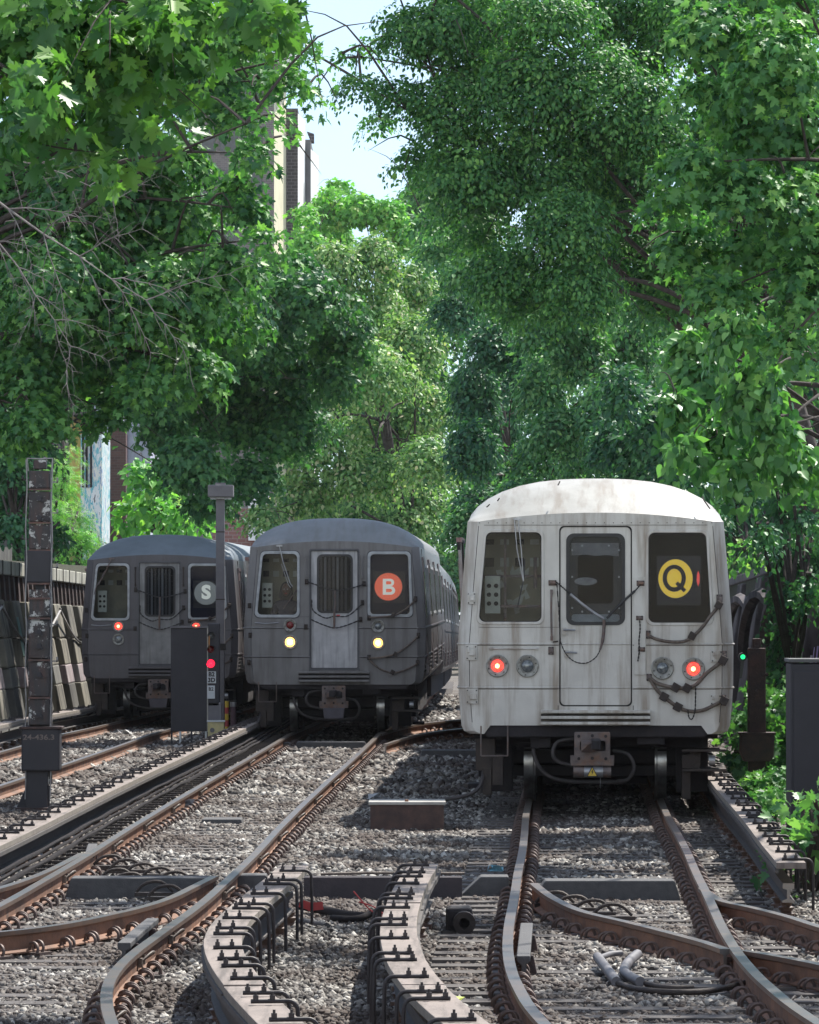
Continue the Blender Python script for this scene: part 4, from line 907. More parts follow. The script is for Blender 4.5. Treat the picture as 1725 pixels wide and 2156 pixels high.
        for x in (1012, 1247):
            m = MB(); m.tube([P(x, 200, -.05), P(x, 290, -.055)], .012, 8); m.box(P(x, 205, -.03), (.03, .06, .05)); m.box(P(x, 288, -.03), (.03, .06, .05)); m.obj('handrail', M_under2 if kind == 'S' else paint, T)
        m = MB(); m.tube([P(795, 482, -.03), P(840, 486, -.04), P(895, 482, -.03)], .008, 8); m.obj('grab_bar', M_alu, T)
        if kind == 'B': wp = ((898, 158), (915, 230), (945, 318), (955, 330)); bl = ((972, 345), (950, 375), (915, 425))
        else: wp = ((990, 158), (965, 215), (935, 270), (925, 285)); bl = ((935, 262), (915, 300), (905, 335)); wp = tuple((x - 95, y) for x, y in wp); bl = tuple((x - 95, y) for x, y in bl)
        m = MB(); m.tube([P(*q, -.05) for q in wp], .010, 6); m.tube([P(q[0] - 8, q[1] + 5, -.05) for q in wp[1:]], .006, 6); m.box(P(*wp[0], -.03), (.1, .05, .03)); m.obj('wiper', M_alu if kind == 'B' else M_coupler, T)
        MB().tube([P(*q, -.045) for q in bl], .009, 6).obj('wiper_blade', M_coupler, T)
    # underframe, coupler, truck
    m = MB(); m.box((0, 11.4, .80), (2.75, 22.2, .14)); m.prism([(-1.30, .88), (1.30, .88), (1.22, .76), (-1.22, .76)], .02, .3); m.box((0, .9, .72), (2.2, .3, .2)); m.box((0, 10.5, .5), (2.6, 9, .62)); m.obj('underframe', M_under, T)  # long middle box added to darken the space under the car
    m = MB()
    m.box((0, 2.6, .44), (1.2, .25, .3)); m.box((0, 1.35, .33), (1.9, .12, .12)); m.box((0, 1.3, .5), (2.3, .12, .16))
    for s in (-1, 1):
        m.box((s * 1.02, 2.6, .50), (.16, 2.9, .24)); m.box((s * 1.05, 1.7, .38), (.3, .4, .3)); m.box((s * 1.1, 1.25, .45), (.12, .12, .5)); m.box((s * 1.28, 2.4, .3), (.14, 1.3, .1)); m.box((s * 1.38, 2.5, .12), (.2, .5, .05))
        m.box((s * 1.15, 3.6, .42), (.25, .8, .34))
    m.tube([(-.95, 1.65, .43), (.95, 1.65, .43)], .08, 10)
    m.obj('truck_frame', M_under, T, bevel=.01)
    m = MB(); m.box((-1.24, .5, .55), (.22, .5, .36)); m.box((-1.1, .35, .38), (.12, .3, .34)); m.box((-1.22, .3, .25), (.1, .2, .3)); m.obj('equipment_rack', M_under2, T, bevel=.006)
    m = MB(); m.box((1.22, .45, .60), (.5, .5, .03), 0); m.box((1.22, .45, .38), (.5, .5, .03), 0); m.box((1.12, .5, .49), (.12, .3, .2)); m.box((1.02, .5, .3), (.1, .3, .5)); m.obj('equipment_rack', M_under2, T, bevel=.006)
    m = MB(); m.box((0, 2.25, .46), (1.22, .3, .62)); m.box((0, .75, .72), (2.3, .1, .18))  # first box added to blacken the gap between the wheels
    m.tube([(-1.1, .25, .80), (-.3, .22, .79), (.4, .22, .80), (1.1, .25, .78)], .018, 6); m.tube([(-.9, .3, .68), (-.2, .3, .66)], .014, 6); m.box((.62, .2, .74), (.3, .2, .14)); m.box((-.62, .25, .72), (.22, .2, .18)); m.box((-1.12, .3, .78), (.14, .1, .12)); m.box((0, .6, .7), (.1, 3.4, .1)); m.obj('brake_gear', M_under, T, bevel=.008)
    for s in (-1.12, 1.1): MB().box((s, 1.0, .42), (.36, .3, .62)).obj('underside_filler', M_under, T, bevel=.01)  # boxes added to darken the space outside the wheels
    o = MB().tube([(1.27, .22, .49), (1.34, .22, .49)], .055, 12).obj('valve', M_alu, T, smooth=50)
    for a, b in (((-1.28, .88), (-1.0, .56)),):
        m = MB(); q = [(-1.285, .0, .88), (-1.285, .0, .545), (-.985, .0, .545), (-.985, .0, .88)]
        for u, v in zip(q, q[1:]): m.tube([u, v], .009, 6)
        m.obj('step_stirrup', M_coupler, T)
    for s in (-1, 1):
        for yw in (1.65, 3.9):
            m = MB(); n = 40; prof = [(.39, -.065), (.43, -.065), (.43, .04), (.455, .05), (.455, .07), (.39, .072), (.30, .05), (.30, -.04)]
            vs = [(s * .752 - s * b, yw + a * math.cos(2 * math.pi * k / n), .43 + a * math.sin(2 * math.pi * k / n)) for a, b in prof for k in range(n)]
            K = len(prof); fs = [(i * n + k, i * n + (k + 1) % n, ((i + 1) % K) * n + (k + 1) % n, ((i + 1) % K) * n + k) for i in range(K) for k in range(n)]
            m.add(vs, fs, [0 if i // n in (1, 2, 3) else 1 for i in range(len(fs))]); m.tube([(s * .70, yw, .43), (s * .80, yw, .43)], .31, 24, 1)
            m.obj('wheel', [M_steel, M_under2], T, smooth=35)
    cx_ = -.04 if kind == 'Q' else 0
    cz0 = .655
    m = MB()
    CP = plate('coupler', [rrect(cx_ - .195, cx_ + .195, cz0 - .16, cz0 + .16, .015), rrect(cx_ - .14, cx_ + .15, cz0 - .05, cz0 + .07, .03)], -.32, -.24, M_coupler, T, bevel=.006)
    m = MB(); m.box((cx_ - .045, -.33, cz0 + .01), (.16, .12, .12)); m.add([(cx_ - .125, -.39, cz0 - .05), (cx_ + .035, -.39, cz0 - .05), (cx_ + .035, -.39, cz0 + .07), (cx_ - .125, -.39, cz0 + .07), (cx_ - .045, -.43, cz0 + .03)], [(0, 1, 4), (1, 2, 4), (2, 3, 4), (3, 0, 4)]); m.obj('coupler_head', M_coupler, CP)
    MB().box((cx_, -.22, cz0), (.34, .03, .3)).obj('coupler_cavity', M_under, CP)
    MB().box((cx_, .1, cz0 - .02), (.24, .7, .2)).obj('drawbar', M_under2, T)
    m = MB()
    for x, z in ((-.15, .12), (.15, .12), (-.15, -.13), (.15, -.13), (0, .125), (0, -.125)): m.tube([(cx_ + x, -.335, cz0 + z), (cx_ + x, -.32, cz0 + z)], .018, 10)
    m.obj('bolt', M_under, CP)
    m = MB(); m.box((cx_, -.26, cz0 - .185), (.48, .12, .05)); m.box((cx_ - .22, -.26, cz0 - .14), (.05, .12, .09)); m.box((cx_ + .22, -.26, cz0 - .14), (.05, .12, .09)); m.obj('coupler_shelf', M_coupler, T, bevel=.006)
    if kind == 'Q':
        m = MB(); m.tube([(cx_ - .21, -.26, cz0 - .275), (cx_ - .09, -.26, cz0 - .275)], .07, 18, 1); m.tube([(cx_ - .09, -.26, cz0 - .275), (cx_ + .12, -.26, cz0 - .275)], .066, 18, 0); m.tube([(cx_ + .12, -.26, cz0 - .275), (cx_ + .21, -.26, cz0 - .275)], .07, 18, 1)
        EC = m.obj('electric_coupler', [M_alu, M_coupler], T, smooth=40)
        tx, tzz = cx_ + .0, cz0 - .27
        plate('warning_sign', [[(tx - .055, tzz - .055), (tx + .055, tzz - .055), (tx, tzz + .05)]], -.338, -.334, M_yellow, EC)
        plate('bolt_symbol', [[(tx + .006, tzz + .022), (tx - .012, tzz - .012), (tx - .001, tzz - .010), (tx - .007, tzz - .044), (tx + .013, tzz - .004), (tx + .002, tzz - .006), (tx + .012, tzz + .018)]], -.3405, -.3395, M_ink, EC)
        plate('sign_border', [[(tx - .062, tzz - .06), (tx + .062, tzz - .06), (tx, tzz + .062)], [(tx - .05, tzz - .052), (tx + .05, tzz - .052), (tx, tzz + .042)]], -.3402, -.3385, M_ink, EC)
        MB().tube([(cx_ + .09, -.26, cz0 - .33), (cx_ + .09, -.26, cz0 - .46)], .004, 5).obj('drain_wire', M_alu, T)
    else:
        MB().box((cx_, -.26, cz0 - .3), (.32, .14, .18), taper=1.15).obj('electric_coupler', mat('grey_purple_metal', (.11, .10, .12), None, 8, .6), T, bevel=.01)
        for s in (-.09, .09): MB().tube([(s, -.335, cz0 + .03), (s, -.31, cz0 + .03)], .05, 14).obj('coupler_horn', M_under, CP)
    for pts in ([(-.22, .1, .74), (-.42, .05, .70), (-.48, .0, .58), (-.42, 0, .48), (-.2, .05, .42)], [(.2, .1, .6), (.36, .0, .56), (.43, -.02, .42), (.36, 0, .28), (.24, .05, .26)], [(-.62, .3, .85), (-.7, .2, .6), (-.58, .2, .35), (-.3, .25, .25), (.3, .3, .24)], [(-1.25, .3, .4), (-1.3, .1, .2), (-1.45, 0, .1), (-1.75, 0, .05)]):
        MB().tube(smoothpts(pts, 5), .022, 8).obj('jumper_cable', mat('dusty_cable', (.07, .06, .06), (.04, .035, .035), 9, .7), T, smooth=60)
    # following cars
    L = 23.0; a = Vector((T.location.x, Y, 0)); Rm = Matrix.Rotation(-h, 3, 'Z'); y = Y + L
    for c in range(1, ncars):
        p = Vector((fn(y), y, tz(y))); q = Vector((fn(y + 22), y + 22, tz(y + 22))); hd = -math.atan((q.x - p.x) / 22)
        lp = Rm @ (p - T.location)
        o = bodyshell('trailing_car', 22.4, [paint, roof, side], T, dome=False, loc=lp, rot=hd - h); o.rotation_euler.x = math.atan((q.z - p.z) / 22)
        sides(T, o); MB().box((0, 11, .6), (2.5, 21, .5)).obj('underframe', M_under, o)
        y += L
    return T
TQ = train('Q', 53.2, Qc, 2, 'subway_train', 'white subway train with a yellow Q route sign and red tail lamps')
TB = train('B', 80.6, Bc, 4, 'subway_train', 'grey subway train with lit yellow headlamps and an orange B route sign')
TS = train('S', 93.5, Sc, 3, 'subway_train', 'dark grey subway train with a grey S route sign beside the left wall')
# the operator in the cab of the B train
def operator():
    base = TB.matrix_world if False else None
    O = empty('person', TB.location + Vector((-.83, .38, 1.5)), 'seated train operator with long dark hair and dark jacket behind the cab window', 'person', rz=TB.rotation_euler.z)
    m = bpy.data.meshes.new('body')
    vs = [(0, .05, .28), (0, .05, .5), (0, .03, .70), (0, .02, .80), (-.16, .03, .70), (-.24, -.02, .50), (-.16, -.16, .42), (.16, .03, .70), (.25, -.02, .50), (.18, -.17, .42), (-.1, 0, .2), (.1, 0, .2), (-.11, -.2, .2), (.11, -.2, .2)]
    es = [(0, 1), (1, 2), (2, 3), (2, 4), (4, 5), (5, 6), (2, 7), (7, 8), (8, 9), (0, 10), (0, 11), (10, 12), (11, 13)]
    rs = [.14, .13, .12, .055, .06, .048, .036, .06, .048, .036, .09, .09, .075, .075]
    m.from_pydata(vs, es, []); b = link('jacket', m, O)
    s = b.modifiers.new('skin', 'SKIN'); b.modifiers.new('sub', 'SUBSURF').levels = 2
    for v, r in zip(m.skin_vertices[0].data, rs): v.radius = (r, r)
    m.skin_vertices[0].data[0].use_root = True; m.materials.append(M_jacket)
    import bmesh
    def blob(nm, c, sc, mt, seg=20, fn=None, parent=O):
        bm = bmesh.new(); bmesh.ops.create_uvsphere(bm, u_segments=seg, v_segments=14, radius=1)
        for v in bm.verts:
            if fn: v.co = fn(v.co)
            v.co = Vector((v.co.x * sc[0] + c[0], v.co.y * sc[1] + c[1], v.co.z * sc[2] + c[2]))
        me = bpy.data.meshes.new(nm); bm.to_mesh(me); bm.free(); me.materials.append(mt)
        for p in me.polygons: p.use_smooth = True
        return link(nm, me, parent)
    hd = blob('head', (0, .0, .94), (.075, .092, .115), M_skin, fn=lambda c: Vector((c.x * (1 - .25 * max(0, -c.z)), c.y, c.z)))
    blob('nose', (0, -.095, .93), (.014, .02, .024), M_skin, 10, parent=hd); blob('mouth', (0, -.083, .885), (.026, .008, .007), M_redtag, 10, parent=hd)
    for s_ in (-1, 1): blob('eye', (.028 * s_, -.082, .955), (.012, .008, .007), M_plate, 10, parent=hd); blob('ear', (.077 * s_, .0, .935), (.012, .02, .03), M_skin, 10, parent=hd)
    blob('hair', (0, .035, .90), (.115, .10, .185), M_hair, fn=lambda c: Vector((c.x * (1 + .35 * max(0, -c.z)), c.y + (.25 if c.y < -.3 and abs(c.x) < .6 else 0), c.z)))
    for s_ in (-1, 1):
        hn = blob('hand', (.17 * s_, -.20, .41), (.035, .05, .018), M_skin, 12)
        for k in range(5): MB().tube([(.17 * s_ + (k - 2) * .015, -.24, .41), (.17 * s_ + (k - 2) * .017, -.275 + abs(k - 2) * .006, .40), (.17 * s_ + (k - 2) * .017, -.28 + abs(k - 2) * .008, .38)], .0075, 6).obj('finger', M_skin, hn, smooth=60)
operator()
# ---------------------------------------------------------------- signal posts, cabinets, lamp pole
def tall_post():
    Y = 56.0; s = F / Y; x0 = (84 - CX) / s
    T = empty('signal_post', (x0, Y, -.2), 'tall black signal post with peeling paint standing left of the tracks', 'signal post')
    z = lambda py: CZ - (py - HY) / s + .2
    MB().box((0, .1, z(1560) / 2 + .9), (.27, .22, z(1235) * 0 + 2.0)).obj('column', M_pole, T, bevel=.01)
    m = MB()                                       # stacked signal heads seen from behind
    for a, b, w_, nm in ((990, 1030, .25, 0), (1033, 1100, .25, 0), (1102, 1158, .25, 0), (1240, 1300, .24, 0), (1305, 1388, .24, 0), (1392, 1468, .24, 0), (1470, 1528, .25, 0)):
        h = z(a) - z(b); MB().box((0, .06, (z(a) + z(b)) / 2), (w_, .26, h - .015)).obj('signal_head', M_pole, T, bevel=.012)
    MB().box((-.02, .05, z(1193)), (.31, .3, z(1160) - z(1228))).obj('relay_box', M_black, T, bevel=.015)
    MB().box((0, .05, z(1215)), (.10, .12, .5)).obj('inner_tube', M_black, T)
    for py in (1031, 1101, 1159, 1229, 1260, 1302, 1390, 1469): MB().box((0, -.08, z(py)), (.26, .03, .022)).obj('rung', mat('red_brown_rung', (.16, .085, .07), (.08, .06, .055), 9, .8), T)
    MB().box((0, .05, z(978)), (.15, .16, .11)).obj('cap', M_pole, T, bevel=.01)
    m = MB(); [m.tube([(a * .135, -.02, z(992)), (a * .15, -.02, z(965)), (0, -.02, z(966))], .009, 6) for a in (-1, 1)]; m.obj('lifting_frame', M_wire, T)
    for a in (-1, 1):
        pts = [(a * (.150 if i else .15) + .008 * math.sin(i * 2.1 + a) - .012 * i / 14, -.10, z(968 + i * 51)) for i in range(15)]
        MB().tube(smoothpts(pts, 3), .0075, 6).obj('ladder_wire', M_wire, T, smooth=60)
    for py, d in ((1015, 1), (1080, 1), (1195, 1), (1315, 1), (1392, 1), (1010, -1), (1135, -1)):
        m = MB(); m.box((d * .17, 0, z(py)), (.09, .04, .015)); m.box((d * .205, 0, z(py) + .02), (.02, .04, .06)); m.obj('bracket', M_wire if d > 0 else M_pole, T)
    for py in (1050, 1090, 1330, 1360, 1420, 1505): 
        m = MB(); m.tube([(.0, -.13, z(py)), (.0, -.07, z(py))], .03, 10); m.tube([(.03, -.12, z(py) - .03), (.03, -.07, z(py) - .03)], .015, 8); m.obj('lamp_socket', M_black, T, smooth=40)
    MB().box((.02, .05, z(1578)), (.45, .36, .50)).obj('base_box', M_black, T, bevel=.02)
    MB().box((.02, .05, z(1532)), (.50, .40, .03)).obj('base_box_lid', M_rustpost, T, bevel=.006)
    text('post_number', '24-436.3', .085, .0, z(1552), -.135, mat('faint_paint', (.22, .18, .16), None, 9, .8), T, bold=.002, sx=1.25)
    MB().box((-.03, .05, z(1665)), (.26, .22, .62)).obj('lower_column', M_black, T, bevel=.008)
    MB().prism([(-.30, -.02), (.12, -.02), (.12, .30), (-.15, .30)], .0, .05).obj('gusset', M_black, T)
    MB().box((-.02, .05, .02), (.5, .45, .05)).obj('base_plate', M_rustpost, T)
tall_post()
def right_post():
    Y = 56.0; s = F / Y
    T = empty('signal_post', ((1594 - CX) / s, Y, -.2), 'short rusty dark signal post with a green lamp right of the white train', 'signal post')
    z = lambda py: CZ - (py - HY) / s + .2
    MB().box((0, .06, z(1456)), (.205, .2, z(1365) - z(1548))).obj('signal_case', M_rustpost, T, bevel=.012)
    MB().box((.0, .06, z(1355)), (.10, .12, .12)).obj('cap', M_rustpost, T, bevel=.01)
    MB().box((0, .06, z(1640)), (.20, .18, z(1590) + .1)).obj('column', M_rustpost, T, bevel=.01) if False else MB().box((0, .06, z(1600) / 2), (.20, .18, z(1600))).obj('column', M_rustpost, T, bevel=.01)
    m = MB(); zz0, zz1 = z(1603), z(1546); m.prism([(-.15, zz0), (.15, zz0), (.19, zz0 + .06), (.20, zz1), (-.19, zz1), (-.20, zz0 + .1)], -.1, .22); m.obj('junction_box', M_rustpost, T, bevel=.01)
    MB().box((0, .06, zz1 + .01), (.43, .36, .025)).obj('junction_box_lid', M_rustpost, T)
    for (x, py) in ((0, 1403), (0, 1455), (.0, 1512), (-.09, 1452), (.11, 1420), (.11, 1485), (-.1, 1515), (.15, 1578), (-.17, 1580)):
        m = MB(); m.tube([(x, -.09, z(py)), (x, -.03, z(py))], .022, 10); m.tube([(x + .012, -.115, z(py)), (x + .012, -.08, z(py))], .010, 6); m.obj('bolt', M_rustpost, T, smooth=40)
    m = MB(); m.tube([(-.168, -.03, z(1383)), (-.168, .12, z(1383))], .05, 12); m.box((-.12, .08, z(1383)), (.1, .05, .04)); g = m.obj('green_signal', M_black, T, smooth=40)
    m = MB(); n = 14; m.add([(-.168 + .028 * math.cos(2 * math.pi * k / n), -.032, z(1383) + .028 * math.sin(2 * math.pi * k / n)) for k in range(n)], [tuple(range(n))[::-1]]); m.obj('lens', M_green, g)
right_post()
def cabinet():
    p = px(1665, 1758, 46); zt = CZ - (1391 - HY) * 46 / F
    T = empty('relay_cabinet', (p.x + .55, 46, -.2), 'large black relay cabinet at the right edge in front of the green undergrowth', 'cabinet'); h = zt + .2
    MB().box((0, .3, h / 2), (1.1, .6, h - .06)).obj('cabinet_body', M_black, T, bevel=.012)
    MB().box((0, .3, h), (1.13, .64, .035)).obj('cabinet_roof', mat('grey_cabinet_roof', (.12, .12, .12), None, 5, .7), T, bevel=.006)
    for x in (-.27, .27): MB().box((x, -.01, h / 2), (.51, .03, h - .2)).obj('cabinet_door', M_black, T, bevel=.008)
    MB().box((.0, -.04, h * .5), (.03, .04, .2)).obj('handle', M_under2, T)
cabinet()
def mid_signal():
    Y = 80.0; s = F / Y; z = lambda py: CZ - (py - HY) / s + .2
    T = empty('signal', ((400 - CX) / s, Y, -.2), 'black signal backboard with red lamp beside it between the two grey trains', 'signal')
    X_ = lambda p_: (p_ - 400) / s
    MB().box((X_(399), 0, z(1431)), (78 / s, .05, z(1322) - z(1540))).obj('backboard', M_black, T, bevel=.01)
    MB().box((X_(399), -.0, z(1320)), (80 / s, .10, .03)).obj('rim', M_greymetal, T)
    MB().box((X_(437.5), -.03, z(1431)), (.018, .03, z(1322) - z(1540))).obj('rim', mat('pale_worn_edge', (.4, .38, .33), None, 9, .6), T)
    for a in (362, 380, 404, 434): MB().box((X_(a), 0, z(1556)), (.03, .05, .26)).obj('leg', M_black if a in (362, 404) else M_plate, T)
    MB().box((X_(450), .12, z(1400)), (.20, .3, z(1326) - z(1500))).obj('signal_case', M_black, T, bevel=.015)
    for py, ml, r in ((1338, M_lens, .055), (1367, M_redlens, .06), (1397, emit('red_signal_lamp', (1, .02, .06), 1.0, (.6, .02, .04)), .072)):
        m = MB(); n = 14; vs = []
        for y in (-.03, -.16): vs += [(X_(446) + (r + .012) * math.cos(math.pi * k / n), y, z(py) + (r + .012) * math.sin(math.pi * k / n)) for k in range(n + 1)]
        m.add(vs, [(k, k + 1, n + 2 + k, n + 1 + k) for k in range(n)]); v_ = m.obj('visor', M_black, T); so = v_.modifiers.new('so', 'SOLIDIFY'); so.thickness = .006
        q = [(X_(444) + r * a * math.cos(2 * math.pi * k / 20), -.045 - .03 * (1 - a * a), z(py) + r * a * math.sin(2 * math.pi * k / 20)) for a in (1, .6) for k in range(20)]
        MB().add(q + [(X_(444), -.077, z(py))], [(k, (k + 1) % 20, 20 + (k + 1) % 20, 20 + k) for k in range(20)] + [(20 + k, 20 + (k + 1) % 20, 40) for k in range(20)]).obj('lens', ml, v_, smooth=60)
    MB().box((X_(441), -.05, z(1352)), (.02, .06, .22)).obj('amber_trim', mat('amber_trim', (.5, .22, .05), (.3, .15, .08), 20, .6), T)
    pl = MB().box((X_(446), -.05, z(1426)), (.15, .012, .20)).obj('number_plate', M_plate, T); text('number', 'B2', .10, X_(446), z(1420), -.058, M_ink, pl, .004); text('number', '3D', .10, X_(446), z(1432), -.058, M_ink, pl, .004)
    pl = MB().box((X_(445), -.05, z(1457)), (.13, .012, .22)).obj('number_plate', M_plate, T); text('number', 'B2', .08, X_(445), z(1451), -.058, M_ink, pl, .002)
    MB().box((X_(452), .12, z(1500)), (.24, .3, .35)).obj('lower_case', M_greymetal, T, bevel=.015)
    MB().tube([(X_(453), .12, .0), (X_(453), .12, z(1500))], .06, 12).obj('mast', M_black, T, smooth=40)
    c = empty('junction_box', (X_(456) + T.location.x, Y - .1, -.2), 'cream yellow junction box at the foot of the red signal', 'junction box')
    MB().box((0, 0, .27), (.27, .25, .30)).obj('box_body', M_cream, c, bevel=.01); MB().box((0, 0, .43), (.30, .28, .025)).obj('lid', M_plate, c); MB().box((-.05, 0, .06), (.1, .15, .14)).obj('foot', M_cream, c)
    MB().tube([(-.06, -.13, .28), (-.06, -.12, .28)], .04, 12).obj('cap', M_greymetal, c)
    c = empty('marker_post', ((478 - CX) / 122, 82, -.2), 'short striped red and yellow marker post right of the red signal', 'post')
    for k in range(6): MB().tube([(0, 0, .06 + k * .11), (0, 0, .06 + (k + 1) * .11 - .001)], .035, 10).obj('stripe', [M_redtag, M_yellow][k % 2], c, smooth=40)
    MB().tube([(.11, .05, .0), (.11, .05, .62)], .05, 10).obj('conduit', mat('purple_brown_conduit', (.15, .09, .11), None, 9, .6), c, smooth=40)
    MB().tube([(.11, .05, .62), (.11, .05, .70)], .06, 10).obj('conduit_cap', M_alu, c, smooth=40)
mid_signal()
def lamp_pole():
    Y = 86.0; s = F / Y
    T = empty('lamp_pole', ((464 - CX) / s, Y, -.25), 'grey pole with a flat box lamp in front of the dark grey train', 'lamp pole'); z = lambda py: CZ - (py - HY) / s + .25
    MB().box((0, 0, z(1045) / 2), (.155, .155, z(1045))).obj('pole', M_greymetal, T, bevel=.01)
    for py in (1120, 1262): MB().box((0, 0, z(py)), (.165, .165, .02)).obj('pole_joint', M_under2, T)
    MB().box((.01, 0, z(1034)), (.46, .42, .22)).obj('lamp_box', M_greymetal, T, bevel=.02)
    MB().box((.01, 0, z(1047) - .02), (.38, .34, .03)).obj('lens', M_lens, T)
    MB().box((.0, 0, z(1020)), (.18, .2, .06)).obj('cap', M_greymetal, T)
    MB().box((.05, -.085, z(1362)), (.12, .03, .12)).obj('hatch', M_seam, T)
lamp_pole()
p = px(118, 1140, 101)
wl = empty('wall_cap', p, 'white rounded cap on an orange arm above the ledge of the left wall', 'lamp')  # plain white cap on an orange bracket
m = MB(); n = 20; prof = [(.0, .0), (.13, 0.0), (.16, .04), (.15, .12), (.09, .19), (.0, .21)]
m.add([(.12 + a * math.cos(2 * math.pi * k / n) * 1.15, a * math.sin(2 * math.pi * k / n), b - .1) for a, b in prof for k in range(n)], [(i * n + k, i * n + (k + 1) % n, (i + 1) * n + (k + 1) % n, (i + 1) * n + k) for i in range(5) for k in range(n)])
m.obj('white_cap', mat('white_cap_paint', (.6, .58, .53), None, 6, .5), wl, smooth=50)
MB().tube([(-.22, 0, .1), (-.08, 0, .02), (.02, 0, -.02)], .045, 8).obj('arm', mat('orange_arm', (.42, .16, .07), None, 6, .6), wl, smooth=50)
MB().box((-.26, 0, .12), (.12, .12, .12)).obj('socket', M_black, wl, bevel=.02); MB().tube([(-.26, 0, .06), (-.26, 0, -.4)], .03, 8).obj('stem', M_black, wl)

# ---------------------------------------------------------------- buildings behind the trees
def brickmat(name, c1, c2, mort, sc=1.0, stain=None):
    m = bpy.data.materials.new(name); t, b = nodes(m)
    tc = N(t, 'ShaderNodeTexCoord'); sx = N(t, 'ShaderNodeSeparateXYZ'); cb = N(t, 'ShaderNodeCombineXYZ'); ad = N(t, 'ShaderNodeMath', operation='ADD')
    t.links.new(tc.outputs['Object'], sx.inputs[0]); t.links.new(sx.outputs[0], ad.inputs[0]); t.links.new(sx.outputs[1], ad.inputs[1]); t.links.new(ad.outputs[0], cb.inputs[0]); t.links.new(sx.outputs[2], cb.inputs[1])
    br = N(t, 'ShaderNodeTexBrick'); br.inputs['Scale'].default_value = sc; br.inputs['Brick Width'].default_value = .5; br.inputs['Row Height'].default_value = .22; br.inputs['Mortar Size'].default_value = .02
    br.inputs['Color1'].default_value = (*c1, 1); br.inputs['Color2'].default_value = (*c2, 1); br.inputs['Mortar'].default_value = (*mort, 1)
    t.links.new(cb.outputs[0], br.inputs[0]); col = br.outputs[0]
    if stain: col = mix(t, ramp(t, noise(t, .8, stretch=(1, 1, .25)), [(.45, (0, 0, 0)), (.6, (.8, .8, .8))]), col, stain)
    t.links.new(col, b.inputs['Base Color']); b.inputs['Roughness'].default_value = .9; return m
def tower():
    Y = 240.0; s = F / Y; X_ = lambda p_: (p_ - CX) / s; z = lambda py: CZ - (py - HY) / s
    T = empty('apartment_tower', (X_(560), Y, 2.9), 'tall brick apartment tower with pale vertical strips seen through the left treetops', 'building'); o = T.location
    def col(nm, a, b, y, d, mt, top=75, bot=820): m = MB(); m.box(((X_(a) + X_(b)) / 2, Y + y + d / 2, (z(top) + z(bot)) / 2), (X_(b) - X_(a), d, z(top) - z(bot))); return m.obj(nm, mt, T, o)
    bk = brickmat('brown_grey_brick', (.20, .18, .18), (.15, .135, .14), (.25, .24, .24), 2.2)
    bk2 = brickmat('dark_grey_brick', (.085, .078, .085), (.06, .055, .06), (.17, .16, .17), 1.3)
    col('wall', 395, 576, .6, 10, bk, 125, 1150)
    c = mat('cream_render', (.82, .76, .55), (.72, .68, .5), 1, .8); wh = mat('white_render', (.85, .86, .86), (.78, .79, .8), 1, .8)
    def slant(nm, a, b, y, d, mt, top, bot=1150):      # a side wall running away from the viewer, facing the sun
        xa, xb = X_(a), X_(b); zt, zb = z(top), z(bot)
        MB().add([(xa, Y + y, zb), (xb, Y + y + d, zb), (xb, Y + y + d, zt), (xa, Y + y, zt), (xa - .6, Y + y + d, zb), (xa - .6, Y + y + d, zt)], [(0, 1, 2, 3), (0, 3, 5, 4), (3, 2, 5), (4, 5, 2, 1), (0, 4, 1)]).obj(nm, mt, T, o)
    slant('cream_strip', 576, 597, .7, 4.2, c, 150); col('brick_pier', 596, 622, 5.0, 10, bk2, 205, 1150)
    slant('white_strip', 622, 634, 5.2, 4, wh, 215); col('grey_pier', 633, 646, 9.3, 9, mat('grey_render', (.16, .16, .17), None, 1, .8), 255, 1150); slant('pale_strip', 646, 660, 9.5, 4, wh, 275)
    m = MB(); m.add([(X_(646) , Y, z(275)), (X_(661), Y, z(280)), (X_(661), Y, z(297)), (X_(655), Y, z(297)), (X_(646), Y + 1, z(275)), (X_(661), Y + 1, z(280)), (X_(661), Y + 1, z(297)), (X_(655), Y + 1, z(297))], [(0, 1, 2, 3), (7, 6, 5, 4), (0, 4, 5, 1), (1, 5, 6, 2), (2, 6, 7, 3), (3, 7, 4, 0)]); m.obj('gutter_bracket', bk2, T, o)
    par = MB(); par.box(((X_(395) + X_(600)) / 2, Y + 5.5, z(118)), (X_(600) - X_(395) + 1, 11, .5)); par.obj('parapet', wh, T, o)
    for k in range(7):
        for a in (420, 468, 520):
            q = 200 + k * 92; w_ = MB().box((X_(a + 12), Y + .58, z(q)), (.9, .08, 1.4)).obj('window', mat('tower_glass', (.05, .06, .07), None, 3, .2), T, o)
            MB().box((X_(a + 12), Y + .54, z(q) - .75), (1.1, .12, .1)).obj('sill', wh, w_, w_.location)
tower()
